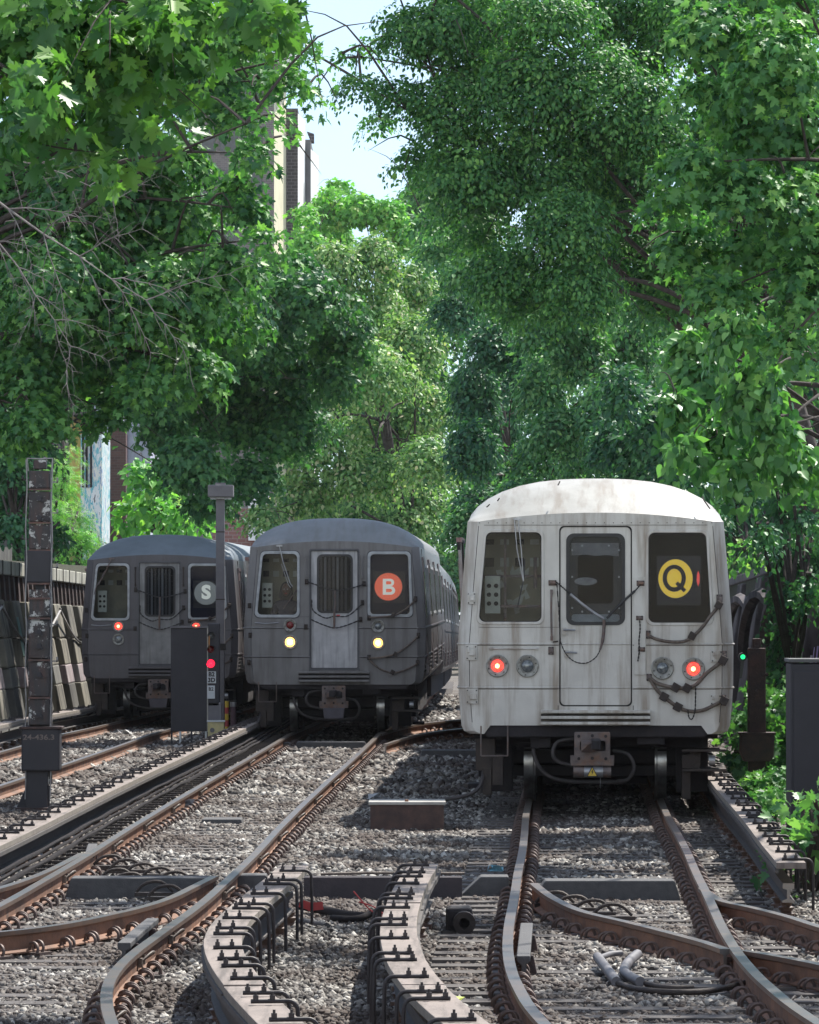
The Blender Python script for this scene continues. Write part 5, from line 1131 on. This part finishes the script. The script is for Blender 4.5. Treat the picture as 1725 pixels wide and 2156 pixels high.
def mural():
    Y = 150.0; s = F / Y; X_ = lambda p_: (p_ - CX) / s; z = lambda py: CZ - (py - HY) / s
    T = empty('graffiti_building', (X_(140), Y, 2.9), 'low building with yellow wall and painted white and turquoise graffiti behind the left wall', 'building'); o = T.location
    def wall(nm, a, b, y, mt, top, bot, d=6): MB().box(((X_(a) + X_(b)) / 2, Y + y + d / 2, (z(top) + z(bot)) / 2), (X_(b) - X_(a), d, z(top) - z(bot))).obj(nm, mt, T, o)
    wall('block_wall', 60, 146, .3, brickmat('grey_block', (.3, .3, .28), (.2, .2, .18), (.12, .12, .12), .8, (.06, .05, .05)), 905, 1180)
    wall('yellow_wall', 146, 171, 0, mat('yellow_render', (.55, .42, .14), (.48, .36, .12), 2, .8, streak=(.3, .25, .12), sc=.5), 890, 1180)
    wall('yellow_band', 100, 150, .1, mat('yellow_render', (1, 1, 1)), 872, 905)
    m = bpy.data.materials.new('mural_paint'); t, b = nodes(m)
    n1 = noise(t, 1.6, stretch=(3.2, 1, .7), detail=6); c = ramp(t, n1, [(.30, (.02, .02, .05)), (.36, (.75, .78, .8)), (.46, (.1, .45, .55)), (.52, (.75, .76, .7)), (.60, (.12, .25, .5)), (.66, (.7, .72, .75)), (.75, (.5, .25, .2))]); m_ = t
    for q in t.nodes:
        if q.type == 'VALTORGB': q.color_ramp.interpolation = 'CONSTANT'
    c = mix(t, ramp(t, noise(t, 5, stretch=(6, 1, .8)), [(.5, (0, 0, 0)), (.6, (.8, .8, .8))]), c, (.72, .74, .72)); t.links.new(c, b.inputs['Base Color'])
    wall('mural_wall', 171, 216, -.3, m, 915, 1180)
    for a in (176, 184, 193): MB().box((X_(a), Y - .32, z(960)), (.06, .06, 2.0)).obj('downpipe', M_seam, T, o)
    wall('roof_slab', 55, 218, -.5, M_wall_d, 868, 874, 8)
    T2 = empty('brick_building', (X_(290), Y + 8, 2.9), 'pale bluish white building with a red brick corner behind the left trees', 'building'); o2 = T2.location
    def w2(nm, a, b, y, mt, top, bot): s2 = F / (Y + 8); MB().box((((a + b) / 2 - CX) / s2, Y + 8 + y + 3, CZ - ((top + bot) / 2 - HY) / s2), ((b - a) / s2, 6, (bot - top) / s2)).obj(nm, mt, T2, o2)
    w2('white_wall', 262, 316, 0, mat('bluish_white_siding', (.55, .58, .68), (.42, .44, .55), 1.5, .8, streak=(.3, .3, .38), sc=.6), 770, 1180)
    w2('brick_corner', 236, 268, -.3, brickmat('red_brick', (.3, .07, .06), (.24, .06, .05), (.3, .2, .18), 1.5), 915, 1180)
    w2('white_wall', 196, 236, .5, mat('bluish_white_siding', (1, 1, 1)), 785, 1180)
    c = empty('brick_pillar', ((251 - CX) / 75, 133, 3), 'rusty brown brick pillar rising behind the dark grey train roof', 'pillar')
    MB().box((0, 0, 1.9), (.46, .5, 4.4), taper=.95).obj('shaft', brickmat('brown_brick', (.13, .07, .065), (.09, .05, .05), (.12, .09, .09), 3), c, bevel=.02); MB().box((0, 0, 4.1), (.56, .6, .14)).obj('cap', M_wall_d, c)
    # pale building bits behind the centre
    T3 = empty('brick_house', ((545 - CX) / 55, 182, 2.9), 'low red brick house with white trim glimpsed behind the lamp pole', 'building'); o3 = T3.location; s3 = 55
    MB().box(((530 - CX) / s3, 184, CZ - (1130 - HY) / s3), (3.0, 4, 2.2)).obj('wall', brickmat('pink_brick', (.28, .13, .12), (.22, .11, .1), (.3, .25, .24), 1.5), T3, o3)
    MB().box(((545 - CX) / s3, 181.9, CZ - (1075 - HY) / s3), (.8, .3, 2.3)).obj('white_trim', mat('white_render', (1, 1, 1)), T3, o3)
    MB().box(((605 - CX) / s3, 182, CZ - (1095 - HY) / s3), (.7, .7, .7)).obj('chimney', M_wall, T3, o3)
mural()

# ---------------------------------------------------------------- foliage
def tmpl_maple(teeth=True):
    h = [(0, 0), (.16, -.06), (.26, -.13), (.27, .02), (.40, .0), (.61, .10), (.46, .18), (.42, .29), (.58, .36), (.76, .60), (.60, .54), (.56, .66), (.44, .60), (.24, .47), (.24, .66), (.30, .80), (.14, .84), (0, 1.10)] if teeth else [(0, 0), (.30, -.10), (.28, .05), (.60, .12), (.40, .27), (.72, .58), (.24, .48), (.22, .76), (0, 1.05)]
    n = len(h); V = [(x, y, .22 * abs(x) - .18 * y * y - .12 * x * x) for x, y in h] + [(-x, y, .16 * abs(x) - .2 * y * y) for x, y in h[1:-1]]
    L = [n - 1] + list(range(n, len(V)))[::-1] + [0]
    return np.array(V, float), [tuple(range(n)), tuple([0] + [n + i for i in range(n - 2)] + [n - 1])[::-1]]
def tmpl_oval(w_=.32):
    V = [(0, 0, 0), (w_, .35, .06), (w_ * .7, .72, .02), (0, 1.05, -.08), (-w_ * .7, .72, .02), (-w_, .35, .06)]
    return np.array(V, float), [(0, 1, 2, 3), (0, 3, 4, 5)]
def tmpl_heart():
    h = [(0, 0), (.18, -.12), (.38, -.06), (.48, .15), (.42, .42), (.22, .72), (.06, .92), (0, 1.08)]; n = len(h)
    V = [(x, y, .16 * abs(x) - .12 * y * y) for x, y in h] + [(-x, y, .16 * abs(x) - .12 * y * y) for x, y in h[1:-1]]
    return np.array(V, float), [tuple(range(n)), tuple([0] + [n + i for i in range(n - 2)] + [n - 1])[::-1]]
def tmpl_pinn():                                   # a compound leaf: several narrow leaflets on one stalk
    V = []; Fc = []
    for k in range(4):
        y = .12 + .22 * k
        for s in (-1, 1):
            o = len(V); V += [(0, y, 0), (s * .20, y + .02, .03), (s * .42, y + .12, -.05), (s * .18, y + .12, .02)]; Fc.append((o, o + 1, o + 2, o + 3) if s > 0 else (o + 3, o + 2, o + 1, o))
    o = len(V); V += [(0, .9, 0), (.08, 1.05, 0), (0, 1.25, -.08), (-.08, 1.05, 0)]; Fc.append((o, o + 1, o + 2, o + 3))
    return np.array(V, float), Fc
MAPLE, MAPLE0, OVAL, HEART, PINN = tmpl_maple(), tmpl_maple(False), tmpl_oval(), tmpl_heart(), tmpl_pinn()
def norm(a): return a / np.maximum(np.linalg.norm(a, axis=-1, keepdims=True), 1e-9)
def foliage(blobs, size, tm, seed, k=7, spray=28, hang=.35, up=.8, jit=.42, sprR=3.2, farea=.42):
    """blobs: (cx, cy, cz, rx, ry, rz, density); returns leaf mesh arrays"""
    rng = np.random.default_rng(seed); Ps = []; Ns = []; Ts = []; Rn = []
    for cx_, cy_, cz_, rx, ry, rz, dn in blobs:
        sh = .62 * size * sprR; n = k * dn * math.pi * rx * rz / (farea * size * size); ns = max(3, int(n / spray))
        u = norm(rng.normal(size=(ns, 3))); rad = rng.uniform(.35, 1.0, (ns, 1)) ** .6 * (1 + .22 * rng.normal(size=(ns, 1)) * .6)
        C = np.array([cx_, cy_, cz_]) + u * rad * np.array([max(rx - sh, .45 * rx), max(ry - sh, .45 * ry), max(rz - sh, .4 * rz)])
        sn = norm(u * np.array([.9, .9, .35]) + np.array([0, 0, up]) + rng.normal(size=(ns, 3)) * .22)
        tone = rng.normal(size=(ns, 1)) * .13
        a = norm(np.cross(sn, np.array([.3, .2, 1.0]) + 0 * sn)); b = np.cross(sn, a)
        R_ = size * sprR * rng.uniform(.6, 1.35, (ns, 1))
        rr = np.sqrt(rng.random((ns, spray))) * R_; th = rng.uniform(0, 2 * math.pi, (ns, spray))
        d = a[:, None] * np.cos(th)[..., None] + b[:, None] * np.sin(th)[..., None]
        P = C[:, None] + d * rr[..., None]; P[..., 2] -= hang * rr ** 2 / R_ ; P = P + rng.normal(size=P.shape) * size * .28
        t = norm(d + rng.normal(size=d.shape) * .45 + np.array([0, 0, -.35 - hang])); nn = norm(sn[:, None] + d * .35 + rng.normal(size=d.shape) * jit)
        Ps.append(P.reshape(-1, 3)); Ns.append(nn.reshape(-1, 3)); Ts.append(t.reshape(-1, 3)); Rn.append((.5 + tone + rng.normal(size=(ns, spray)) * .2).ravel())
    P = np.concatenate(Ps); n = np.concatenate(Ns); t = np.concatenate(Ts); rn = np.clip(np.concatenate(Rn), 0, 1)
    t = norm(t - n * np.sum(t * n, 1, keepdims=True)); b = np.cross(t, n)
    fr = np.stack([b, t, n], 1); S = size * rng.uniform(.55, 1.25, (len(P), 1)) * np.ones((1, 3))
    return P, fr, S, rn
def limbs(base, top, blobs, r0, seed, mt, name='trunk', twig=3):
    rnd = random.Random(seed); m = MB(); base = Vector(base); top = Vector(top)
    mid = (base + top) / 2 + Vector((rnd.uniform(-.3, .3), rnd.uniform(-.3, .3), 0))
    tr = smoothpts([base, base + (mid - base) * .5, mid, top], 4); n = len(tr); m.tube(tr, [r0 * (1.25 - .75 * (i / (n - 1)) ** .7) for i in range(n)], 10)
    for c in blobs:
        c = Vector(c[:3]); R_ = None
        a = tr[rnd.randrange(n // 2, n)]; L = (c - a).length
        b = a + (c - a) * .5 + Vector((rnd.uniform(-.1, .1) * L, rnd.uniform(-.1, .1) * L, .10 * L)); pts = smoothpts([a, b, c], 6)
        rr = [r0 * .22 * (1 - .96 * i / (len(pts) - 1)) for i in range(len(pts))]; m.tube(pts, rr, 6)
        for _ in range(twig):
            q = pts[rnd.randrange(len(pts) // 2, len(pts))]; e = q + Vector((rnd.uniform(-1, 1), rnd.uniform(-1, 1), rnd.uniform(-.6, .8))) * L * .22
            m.tube(smoothpts([q, (q + e) / 2 + Vector((0, 0, .05 * L)), e], 3), [r0 * .08 * (1 - .155 * i) for i in range(7)], 5)
    return m
def B(lst, Y, dn=1, depth=None):                  # pixel ellipses -> world ellipsoids
    out = []
    for e in lst:
        x, y, a, b = e[:4]; y_ = Y + (e[5] if len(e) > 5 else random.uniform(-1, 1) * Y * .03); c = px(x, y, y_)
        rx, rz = a * y_ / F, b * y_ / F; out.append((c.x, c.y, c.z, rx, depth or max(rx, rz) * 1.0, rz, e[4] if len(e) > 4 else dn))
    return out
def tree(name, label, cat, blobs, size, tm, lm, base, top, r0, seed, group=None, bark=None, **kw):
    T = empty(name, base, label, cat, group)
    P, fr, S, rn = foliage(blobs, size, tm, seed, **kw); P = P - np.array(base)
    instance_mesh(tm[0], tm[1], P, fr, S, 'crown', lm, rn, T)
    m = limbs(base, top, [b for b in blobs], r0, seed, None); m.obj('trunk', bark or M_bark, T, base, smooth=60); return T
G1 = [(.008, .04, .028), (.016, .075, .030), (.035, .125, .032), (.075, .20, .035)]
L_near = leafmat('near_maple_leaf', [(.014, .06, .022), (.026, .10, .022), (.055, .155, .024), (.12, .27, .02)], .36, .45, 1.8)
L_maple = leafmat('maple_leaf', [(.012, .056, .027), (.026, .10, .031), (.052, .155, .033), (.11, .25, .038)], .36)
L_maple2 = leafmat('right_maple_leaf', [(.014, .066, .030), (.032, .12, .036), (.065, .185, .041), (.13, .27, .048)], .36)
L_dark = leafmat('dark_leaf', [(.008, .045, .025), (.018, .08, .03), (.036, .12, .033), (.07, .18, .038)], .34)
L_lind = leafmat('linden_leaf', [(.009, .05, .025), (.022, .095, .029), (.048, .15, .033), (.10, .23, .037)], .38)
L_pale = leafmat('pale_compound_leaf', [(.015, .06, .03), (.04, .12, .035), (.09, .19, .05), (.17, .27, .085), (.32, .27, .17)], .35)
L_bright = leafmat('bright_leaf', [(.03, .12, .03), (.06, .2, .035), (.12, .30, .04), (.2, .4, .06)], .42)
L_heart = leafmat('heart_leaf', [(.02, .095, .032), (.045, .16, .042), (.085, .23, .05), (.15, .32, .07)], .36, .4, 1.6)
L_ivy = leafmat('ivy_leaf', [(.010, .05, .030), (.02, .085, .035), (.035, .12, .04), (.06, .17, .05)], .25)
L_blue = leafmat('blue_green_leaf', [(.008, .042, .032), (.014, .07, .038), (.028, .105, .042), (.055, .16, .046)], .32)
tree('maple_tree', 'near maple whose large dark leaves hang in the top left corner', 'tree',
     B([(50, 60, 170, 110), (230, 60, 150, 90), (390, 30, 130, 70), (540, 5, 100, 35), (80, 190, 130, 80, .9), (270, 150, 110, 80, .9), (400, 110, 70, 50, .7), (600, 22, 34, 18, .5), (40, 270, 70, 46, .8), (215, 250, 60, 60, .7), (330, 230, 45, 45, .6), (210, 320, 30, 30, .6)], 20.5, depth=.6)
     + B([(100, -150, 250, 120), (400, -150, 250, 110)], 21, depth=.8),
     .080, MAPLE, L_near, (-4.6, 22.5, -.2), (-4.0, 22, 6.2), .11, 11, 'broadleaf trees around the cutting', k=5, spray=14, sprR=1.8, hang=.5, up=.5, jit=.5)
tree('maple_tree', 'big green maple filling the left side above the tall signal post', 'tree',
     B([(40, 450, 150, 150), (200, 400, 150, 120), (350, 330, 120, 90), (320, 470, 160, 120), (470, 560, 100, 80), (120, 600, 190, 130), (330, 620, 170, 120), (470, 660, 120, 90), (60, 770, 120, 100), (210, 740, 140, 110), (390, 770, 110, 70), (230, 860, 60, 60, .9), (90, 870, 80, 50), (300, 800, 60, 50), (500, 130, 110, 75, .6), (600, 165, 80, 46, .45), (420, 190, 120, 80, .8), (640, 190, 46, 26, .45), (520, 260, 30, 30, .4), (560, 60, 110, 50, .8), (650, 110, 50, 40, .4), (30, 900, 60, 60)], 60)
     + B([(470, 60, 120, 60, .8), (560, 240, 40, 30, .3), (530, 320, 40, 50, .6), (500, 400, 46, 60, .9), (530, 440, 40, 50, .8), (500, 230, 50, 50, .6), (560, 500, 36, 36, .7)], 58) + B([(100, 100, 220, 200), (350, 80, 170, 120), (200, -150, 300, 160), (500, -120, 160, 120)], 62, .6),
     .092, MAPLE0, L_maple, (-7.6, 62, 3.0), (-6.2, 61, 7.5), .3, 12, 'broadleaf trees around the cutting', k=5, spray=22)
tree('shade_tree', 'dense green tree added behind the big left maple to shade the dark grey train', 'tree',  # tree added to shade the roof of the dark grey train
     B([(120, 560, 160, 150), (300, 600, 150, 140), (400, 560, 80, 80), (200, 760, 150, 90), (60, 700, 120, 120), (380, 740, 110, 90), (280, 420, 130, 120), (120, 360, 150, 120)], 101)
     + [(-6.5, 99, 10, 2.2, 2.5, 1.6, 1), (-5.2, 100, 10, 1.6, 2.5, 1.5, 1)],
     .11, MAPLE0, L_maple, (-10.4, 102, 3), (-8.6, 101, 8), .3, 41, 'broadleaf trees around the cutting', k=5)
tree('dark_tree', 'dark bluish green tree hanging between the left maple and the pale central tree', 'tree',
     B([(640, 620, 120, 80), (720, 700, 80, 80), (580, 740, 140, 110), (700, 800, 60, 60, .7), (460, 860, 120, 100), (600, 880, 110, 90), (400, 970, 90, 80), (520, 1000, 90, 60), (350, 900, 70, 70), (560, 600, 80, 60), (440, 1050, 70, 40), (330, 840, 60, 70)], 99)
     + [(-2.9, 98, 8.8, 1.6, 1.6, .9, 1), (-3.6, 97, 7.6, 1.3, 1.4, .8, 1)],
     .115, MAPLE0, L_dark, (-9.8, 103, 2.9), (-7.0, 101, 8.5), .15, 13, 'broadleaf trees around the cutting', k=6)
tree('ailanthus_tree', 'pale yellowish green tree with reddish tips in the centre behind the headlit train', 'tree',
     B([(700, 560, 80, 80), (790, 530, 70, 60), (860, 600, 80, 80), (770, 650, 110, 90), (690, 680, 70, 70), (870, 720, 90, 90), (770, 780, 120, 90), (880, 850, 90, 80), (790, 890, 110, 80), (660, 930, 100, 80), (900, 960, 80, 70), (780, 990, 110, 70), (640, 1030, 90, 60), (900, 1050, 70, 50), (720, 1080, 110, 50), (850, 1090, 90, 50), (560, 1080, 60, 40)], 152),
     .16, OVAL, L_pale, (.8, 156, 1.5), (-.8, 154, 8), .3, 14, 'broadleaf trees around the cutting', k=7, hang=.6, spray=20)
tree('bright_tree', 'bright green treetop below the patch of sky beside the tower', 'tree',
     B([(690, 440, 55, 50), (760, 430, 60, 45), (820, 450, 50, 50), (700, 500, 60, 50), (655, 520, 30, 60), (640, 470, 18, 70, .8), (850, 500, 60, 40), (715, 395, 16, 36, .8), (690, 400, 12, 30, .8)], 205),
     .20, MAPLE0, L_bright, (-3, 207, 1.8), (-2.6, 206, 14), .3, 15, 'broadleaf trees around the cutting', k=6)
LT = B([(900, 50, 130, 80), (1020, 90, 140, 120), (780, 90, 60, 30, .35), (760, 170, 80, 46, .4), (840, 190, 90, 60, .55), (960, 230, 120, 110), (1110, 170, 140, 130), (880, 330, 80, 55, .5), (990, 370, 130, 100), (1140, 330, 150, 120), (1260, 200, 150, 140), (1280, 360, 150, 120), (1190, 470, 130, 100), (1010, 480, 100, 70, .8), (1080, 570, 120, 80), (1220, 600, 110, 90), (1320, 520, 110, 100), (1120, 640, 80, 40, .8), (1340, 80, 140, 110), (930, 440, 50, 40, .5), (800, 250, 60, 36, .35), (1380, 260, 100, 130), (720, 110, 40, 26, .25), (1150, 20, 140, 70), (1000, -10, 140, 60), (1300, -20, 150, 80), (1450, 20, 120, 90), (1500, 300, 110, 110), (1460, 450, 110, 90), (1400, 600, 90, 80), (1560, 160, 100, 120), (1660, 10, 120, 90), (1600, -40, 140, 80)], 88, depth=1.1)
tree('linden_tree', 'large dark green tree arching over the upper middle from the right', 'tree', LT
     + [(-1.5, 88.5, 15.6, 1.8, 2, 1.1, .9), (.8, 88, 15, 2, 2, 1.2, .9), (-2.2, 86, 15.6, 1.5, 2, .9, .8)],  # crown lobes above the view, added to shade the headlit train
     .095, OVAL, L_lind, (8.2, 92, 2.9), (6.5, 90, 9.5), .38, 16, 'broadleaf trees around the cutting', k=7, hang=.6, spray=30)
tree('maple_tree', 'light green maple in the upper right corner', 'tree',
     B([(1500, 60, 120, 90), (1640, 120, 120, 130), (1600, 250, 140, 90), (1480, 190, 80, 60), (1450, 340, 90, 50, .9), (1450, 500, 90, 80), (1520, 610, 90, 60), (1400, 420, 60, 50, .7), (1560, 390, 130, 80), (1670, 420, 90, 110), (1590, 520, 100, 70), (1690, 600, 70, 110), (1660, 720, 60, 50, .7), (1720, 480, 60, 120)], 46.5)
     + [(4.2, 42, 9.4, 1.5, 1.6, .7, .55), (3.0, 39, 9.0, 1.2, 1.4, .6, .5), (5.6, 35, 8.9, 1.3, 2.2, .6, .7), (4.6, 31, 8.4, 1.0, 1.6, .5, .5), (1.2, 33, 8.6, .9, 1.0, .5, .5), (2.4, 45.5, 10.0, 1.2, 1.4, .6, .45), (6.4, 54.8, 10.2, 2.2, 1.9, .8, 2.6), (4.6, 52.5, 10.6, 1.2, 1.2, .5, 1.2)]  # crown lobes out of view, added to shade the track and ballast
     + B([(1700, 250, 150, 200), (1800, 600, 120, 200), (1650, -100, 220, 120)], 48, .7),
     .088, MAPLE0, L_maple2, (6.8, 48, 2.6), (5.6, 47.5, 6.8), .25, 17, 'broadleaf trees around the cutting', k=4.5, spray=20)
tree('catalpa_tree', 'bright tree with large heart shaped leaves above the right side of the white train', 'tree',
     B([(1460, 720, 80, 60), (1560, 680, 90, 60), (1500, 800, 110, 70), (1430, 850, 60, 60), (1590, 800, 80, 80), (1540, 900, 100, 60), (1450, 940, 50, 40), (1560, 975, 60, 36), (1640, 900, 50, 60), (1690, 960, 60, 45), (1560, 640, 70, 50), (1700, 1000, 45, 50, .7)], 65)
     + B([(1650, 700, 90, 90)], 67),
     .145, HEART, L_heart, (7.2, 68, 2.9), (6.2, 67.5, 6), .22, 18, 'broadleaf trees around the cutting', k=6, spray=16, hang=.9, up=.35, jit=.3, sprR=2.4)
tree('ivy_covered_tree', 'dark ivy covered tree standing right of the pale central tree', 'tree',
     B([(1040, 720, 70, 80), (1000, 820, 70, 90), (1060, 860, 60, 110), (1000, 940, 70, 80), (1060, 1000, 70, 70), (1010, 1060, 80, 60), (960, 650, 70, 60), (1110, 760, 60, 80)], 135),
     .15, OVAL, L_blue, (3.2, 137, 2.2), (2.6, 136, 8), .18, 19, 'broadleaf trees around the cutting', k=8.5)
tree('ash_tree', 'mid green tree behind the roof of the white train', 'tree',
     B([(1150, 800, 80, 100), (1220, 740, 80, 80), (1180, 900, 90, 80), (1260, 860, 60, 90), (1130, 960, 70, 60), (1240, 960, 90, 60), (1100, 1040, 90, 60), (990, 1100, 70, 60), (1180, 1020, 90, 50), (1150, 690, 80, 60), (1330, 720, 80, 70), (1380, 640, 90, 70), (1000, 560, 90, 60), (930, 520, 70, 50), (1080, 620, 80, 60), (1220, 640, 90, 60), (900, 470, 50, 40, .6)], 125),
     .15, OVAL, leafmat('ash_leaf', [(.012, .06, .032), (.026, .105, .04), (.055, .16, .05), (.12, .23, .07)], .34), (7, 127, 2.4), (5.2, 126, 8), .3, 20, 'broadleaf trees around the cutting', k=8)
tree('yew_tree', 'narrow dark tree behind the right half of the white train roof', 'tree',
     B([(1310, 820, 50, 90), (1290, 920, 60, 80), (1340, 930, 60, 80), (1390, 880, 70, 110), (1420, 980, 70, 60), (1360, 1010, 80, 50)], 112),
     .16, OVAL, L_blue, (6.4, 113, 2.9), (5.8, 112.5, 6), .22, 21, 'broadleaf trees around the cutting', k=7)
tree('dark_tree', 'shadowy tree filling the right edge behind the heart leaved tree', 'tree',
     B([(1600, 700, 120, 100), (1660, 850, 90, 110), (1560, 1040, 90, 50), (1660, 1040, 80, 60), (1700, 750, 70, 120), (1500, 600, 100, 80), (1480, 480, 100, 80), (1620, 600, 100, 80), (1480, 1010, 60, 50), (1720, 1060, 60, 50)], 98),
     .18, OVAL, L_blue, (9.5, 99, 2.9), (8, 98.5, 7), .3, 22, 'broadleaf trees around the cutting', k=6)
def bush(label, lst, Y, size, tm, lm, seed, name='bush', group='bushes and creepers on the banks', k=6, depth=None, base=None, **kw):
    bl = B(lst, Y, depth=depth); c = bl[0]; b = base or (c[0], Y, min(q[2] - q[5] for q in bl))
    T = empty(name, b, label, 'bush' if 'ivy' not in name else 'ivy', group); P, fr, S, rn = foliage(bl, size, tm, seed, k=k, **kw)
    instance_mesh(tm[0], tm[1], P - np.array(b), fr, S, 'foliage', lm, rn, T)
    m = MB(); rnd = random.Random(seed)
    for q in bl:
        for _ in range(3): m.tube(smoothpts([b, (Vector(b) + Vector(q[:3])) / 2 + Vector((rnd.uniform(-.1, .1), 0, 0)), (q[0] + rnd.uniform(-.5, .5) * q[3], q[1], q[2] + q[5] * .5)], 3), .012 + .002 * Y / 10, 5)
    m.obj('stem', M_bark, T, b); return T
bush('dark green bush at the left edge above the concrete wall', [(30, 960, 70, 70), (40, 1050, 60, 60), (10, 1000, 60, 80), (85, 930, 50, 40), (20, 1110, 70, 50), (100, 1120, 50, 40)], 98, .13, OVAL, L_ivy, 31)
bush('bright green shrub right of the tall signal post top', [(125, 1010, 40, 70), (150, 1090, 50, 60), (110, 1080, 40, 50), (175, 1140, 50, 40), (145, 950, 30, 40, .5), (55, 1030, 36, 30)], 128, .17, PINN, L_bright, 32)
bush('light green bush left of centre behind the dark grey train roof', [(310, 1000, 55, 40), (340, 1050, 50, 45), (295, 1070, 50, 40), (360, 1080, 50, 30), (400, 1090, 40, 30)], 130, .2, HEART, L_bright, 33)
bush('green creeper over the far end of the left concrete wall', [(170, 1220, 22, 40), (165, 1280, 20, 50), (180, 1330, 16, 40), (160, 1150, 36, 24)], 124, .13, OVAL, L_bright, 34, name='creeper', depth=.5)
bush('dark shrubs above the right wall behind the white train', [(1560, 1110, 50, 50), (1620, 1100, 60, 50), (1700, 1110, 50, 40), (1560, 1060, 50, 40), (1500, 1090, 50, 40)], 92, .14, OVAL, L_ivy, 35)
bush('green tuft growing out of the right wall near the train', [(1590, 1165, 26, 10), (1565, 1160, 22, 10)], 90, .12, OVAL, L_bright, 36, depth=.3)
bush('curtain of ivy hanging down the right wall', [(1650, 1060, 34, 60), (1655, 1160, 30, 70), (1650, 1260, 28, 70), (1645, 1350, 24, 60), (1640, 1400, 20, 40), (1690, 1080, 40, 30), (1610, 1120, 30, 40), (1700, 1150, 30, 50), (1705, 1230, 20, 50)], 64, .085, OVAL, L_ivy, 37, name='ivy_curtain', depth=.28, k=7, up=.1, hang=1.0)
bush('leafy weeds growing behind the right signal post', [(1570, 1520, 40, 50), (1630, 1480, 50, 40), (1600, 1590, 60, 60), (1650, 1560, 50, 70), (1620, 1660, 60, 40), (1560, 1600, 30, 40), (1650, 1440, 40, 25), (1590, 1460, 30, 20)], 62, .09, MAPLE0, L_maple2, 38, name='weeds', k=5, depth=.9)
bush('low weeds between the right signal post and the black cabinet', [(1620, 1680, 50, 36), (1650, 1640, 40, 50), (1590, 1650, 40, 36), (1640, 1720, 40, 20)], 55, .07, MAPLE0, L_maple2, 39, name='weeds', k=5, depth=.7)
bush('leafy young maple plant at the right edge in front of the cabinet', [(1700, 1720, 40, 30), (1720, 1780, 45, 45), (1690, 1700, 26, 20), (1715, 1850, 36, 50), (1730, 1700, 36, 30)], 41, .12, MAPLE, L_heart, 40, name='maple_sapling', k=3.5, depth=.3, spray=10)
# bare grey branches on the left
rnd = random.Random(9); m = MB(); b0 = px(-60, 330, 54)
def twigs(p, d, L, r, lv):
    pts = [p]; q = p.copy(); dd = d.copy()
    for i in range(5): dd = (dd + Vector((rnd.uniform(-.22, .22), rnd.uniform(-.2, .2), rnd.uniform(-.25, .12)))).normalized(); q = q + dd * L / 5; pts.append(q.copy())
    m.tube(pts, [r * (1 - .15 * i) for i in range(6)], 5, caps=False)
    if lv:
        for k in range(1, 6):
            for s in (-1, 1): twigs(pts[k], (dd + Vector((rnd.uniform(-.5, .5), rnd.uniform(-.4, .4), s * rnd.uniform(.5, 1.0)))).normalized(), L * rnd.uniform(.28, .45), r * .5, lv - 1)
twigs(px(-60, 380, 54), Vector((.85, 0, -.45)), 2.6, .017, 2); twigs(px(-60, 460, 54), Vector((.7, 0, -.7)), 1.9, .012, 2); twigs(px(-40, 330, 54), Vector((1, 0, -.1)), 1.6, .010, 2)
tag(m.obj('bare_branch', M_paleb, None, tuple(b0), loc=b0), 'bare pale dead branches reaching in from the left edge over the maple', 'branch')
# the far wood that closes the view
def wood():
    rng = np.random.default_rng(5); bl = []
    for i in range(190):
        x = rng.uniform(-150, 1900); y = rng.uniform(700, 1230)
        if x > 900: y = rng.uniform(350, 1230)
        if x < 430: y = rng.uniform(600, 1230)
        Y = rng.uniform(245, 300) if x > 330 else rng.uniform(250, 270); c = px(x, y, Y); bl.append((c.x, c.y, c.z, 2.6, 2.6, 2.4, 1))
    for x in range(840, 1110, 24): c = px(x, 1215 + 14 * (x % 3), 243); bl.append((c.x, c.y, c.z, 2, 2, 1.6, 1.4))
    P, fr, S, rn = foliage(bl, .36, OVAL, 77, k=5, spray=30)
    o = instance_mesh(OVAL[0], OVAL[1], P, fr, S, 'woods', L_lind, rn); o['kind'] = 'stuff'; tag(o, 'far mass of green trees closing the end of the cutting', 'woods')
wood()

# thin summer air between the camera and the far trees
hm = bpy.data.materials.new('summer_air'); hm.use_nodes = True; ht = hm.node_tree; ht.nodes.clear()
ho = ht.nodes.new('ShaderNodeOutputMaterial'); hv = ht.nodes.new('ShaderNodeVolumePrincipled'); hv.inputs['Density'].default_value = .00007
hv.inputs['Color'].default_value = (.86, .92, 1, 1); hv.inputs['Anisotropy'].default_value = .2; ht.links.new(hv.outputs[0], ho.inputs['Volume'])
hz = MB().box((0, 209, 17.5), (243, 428, 45)).obj('haze', hm); hz['kind'] = 'stuff'; tag(hz, 'pale summer haze softening the far end of the cutting', 'haze')
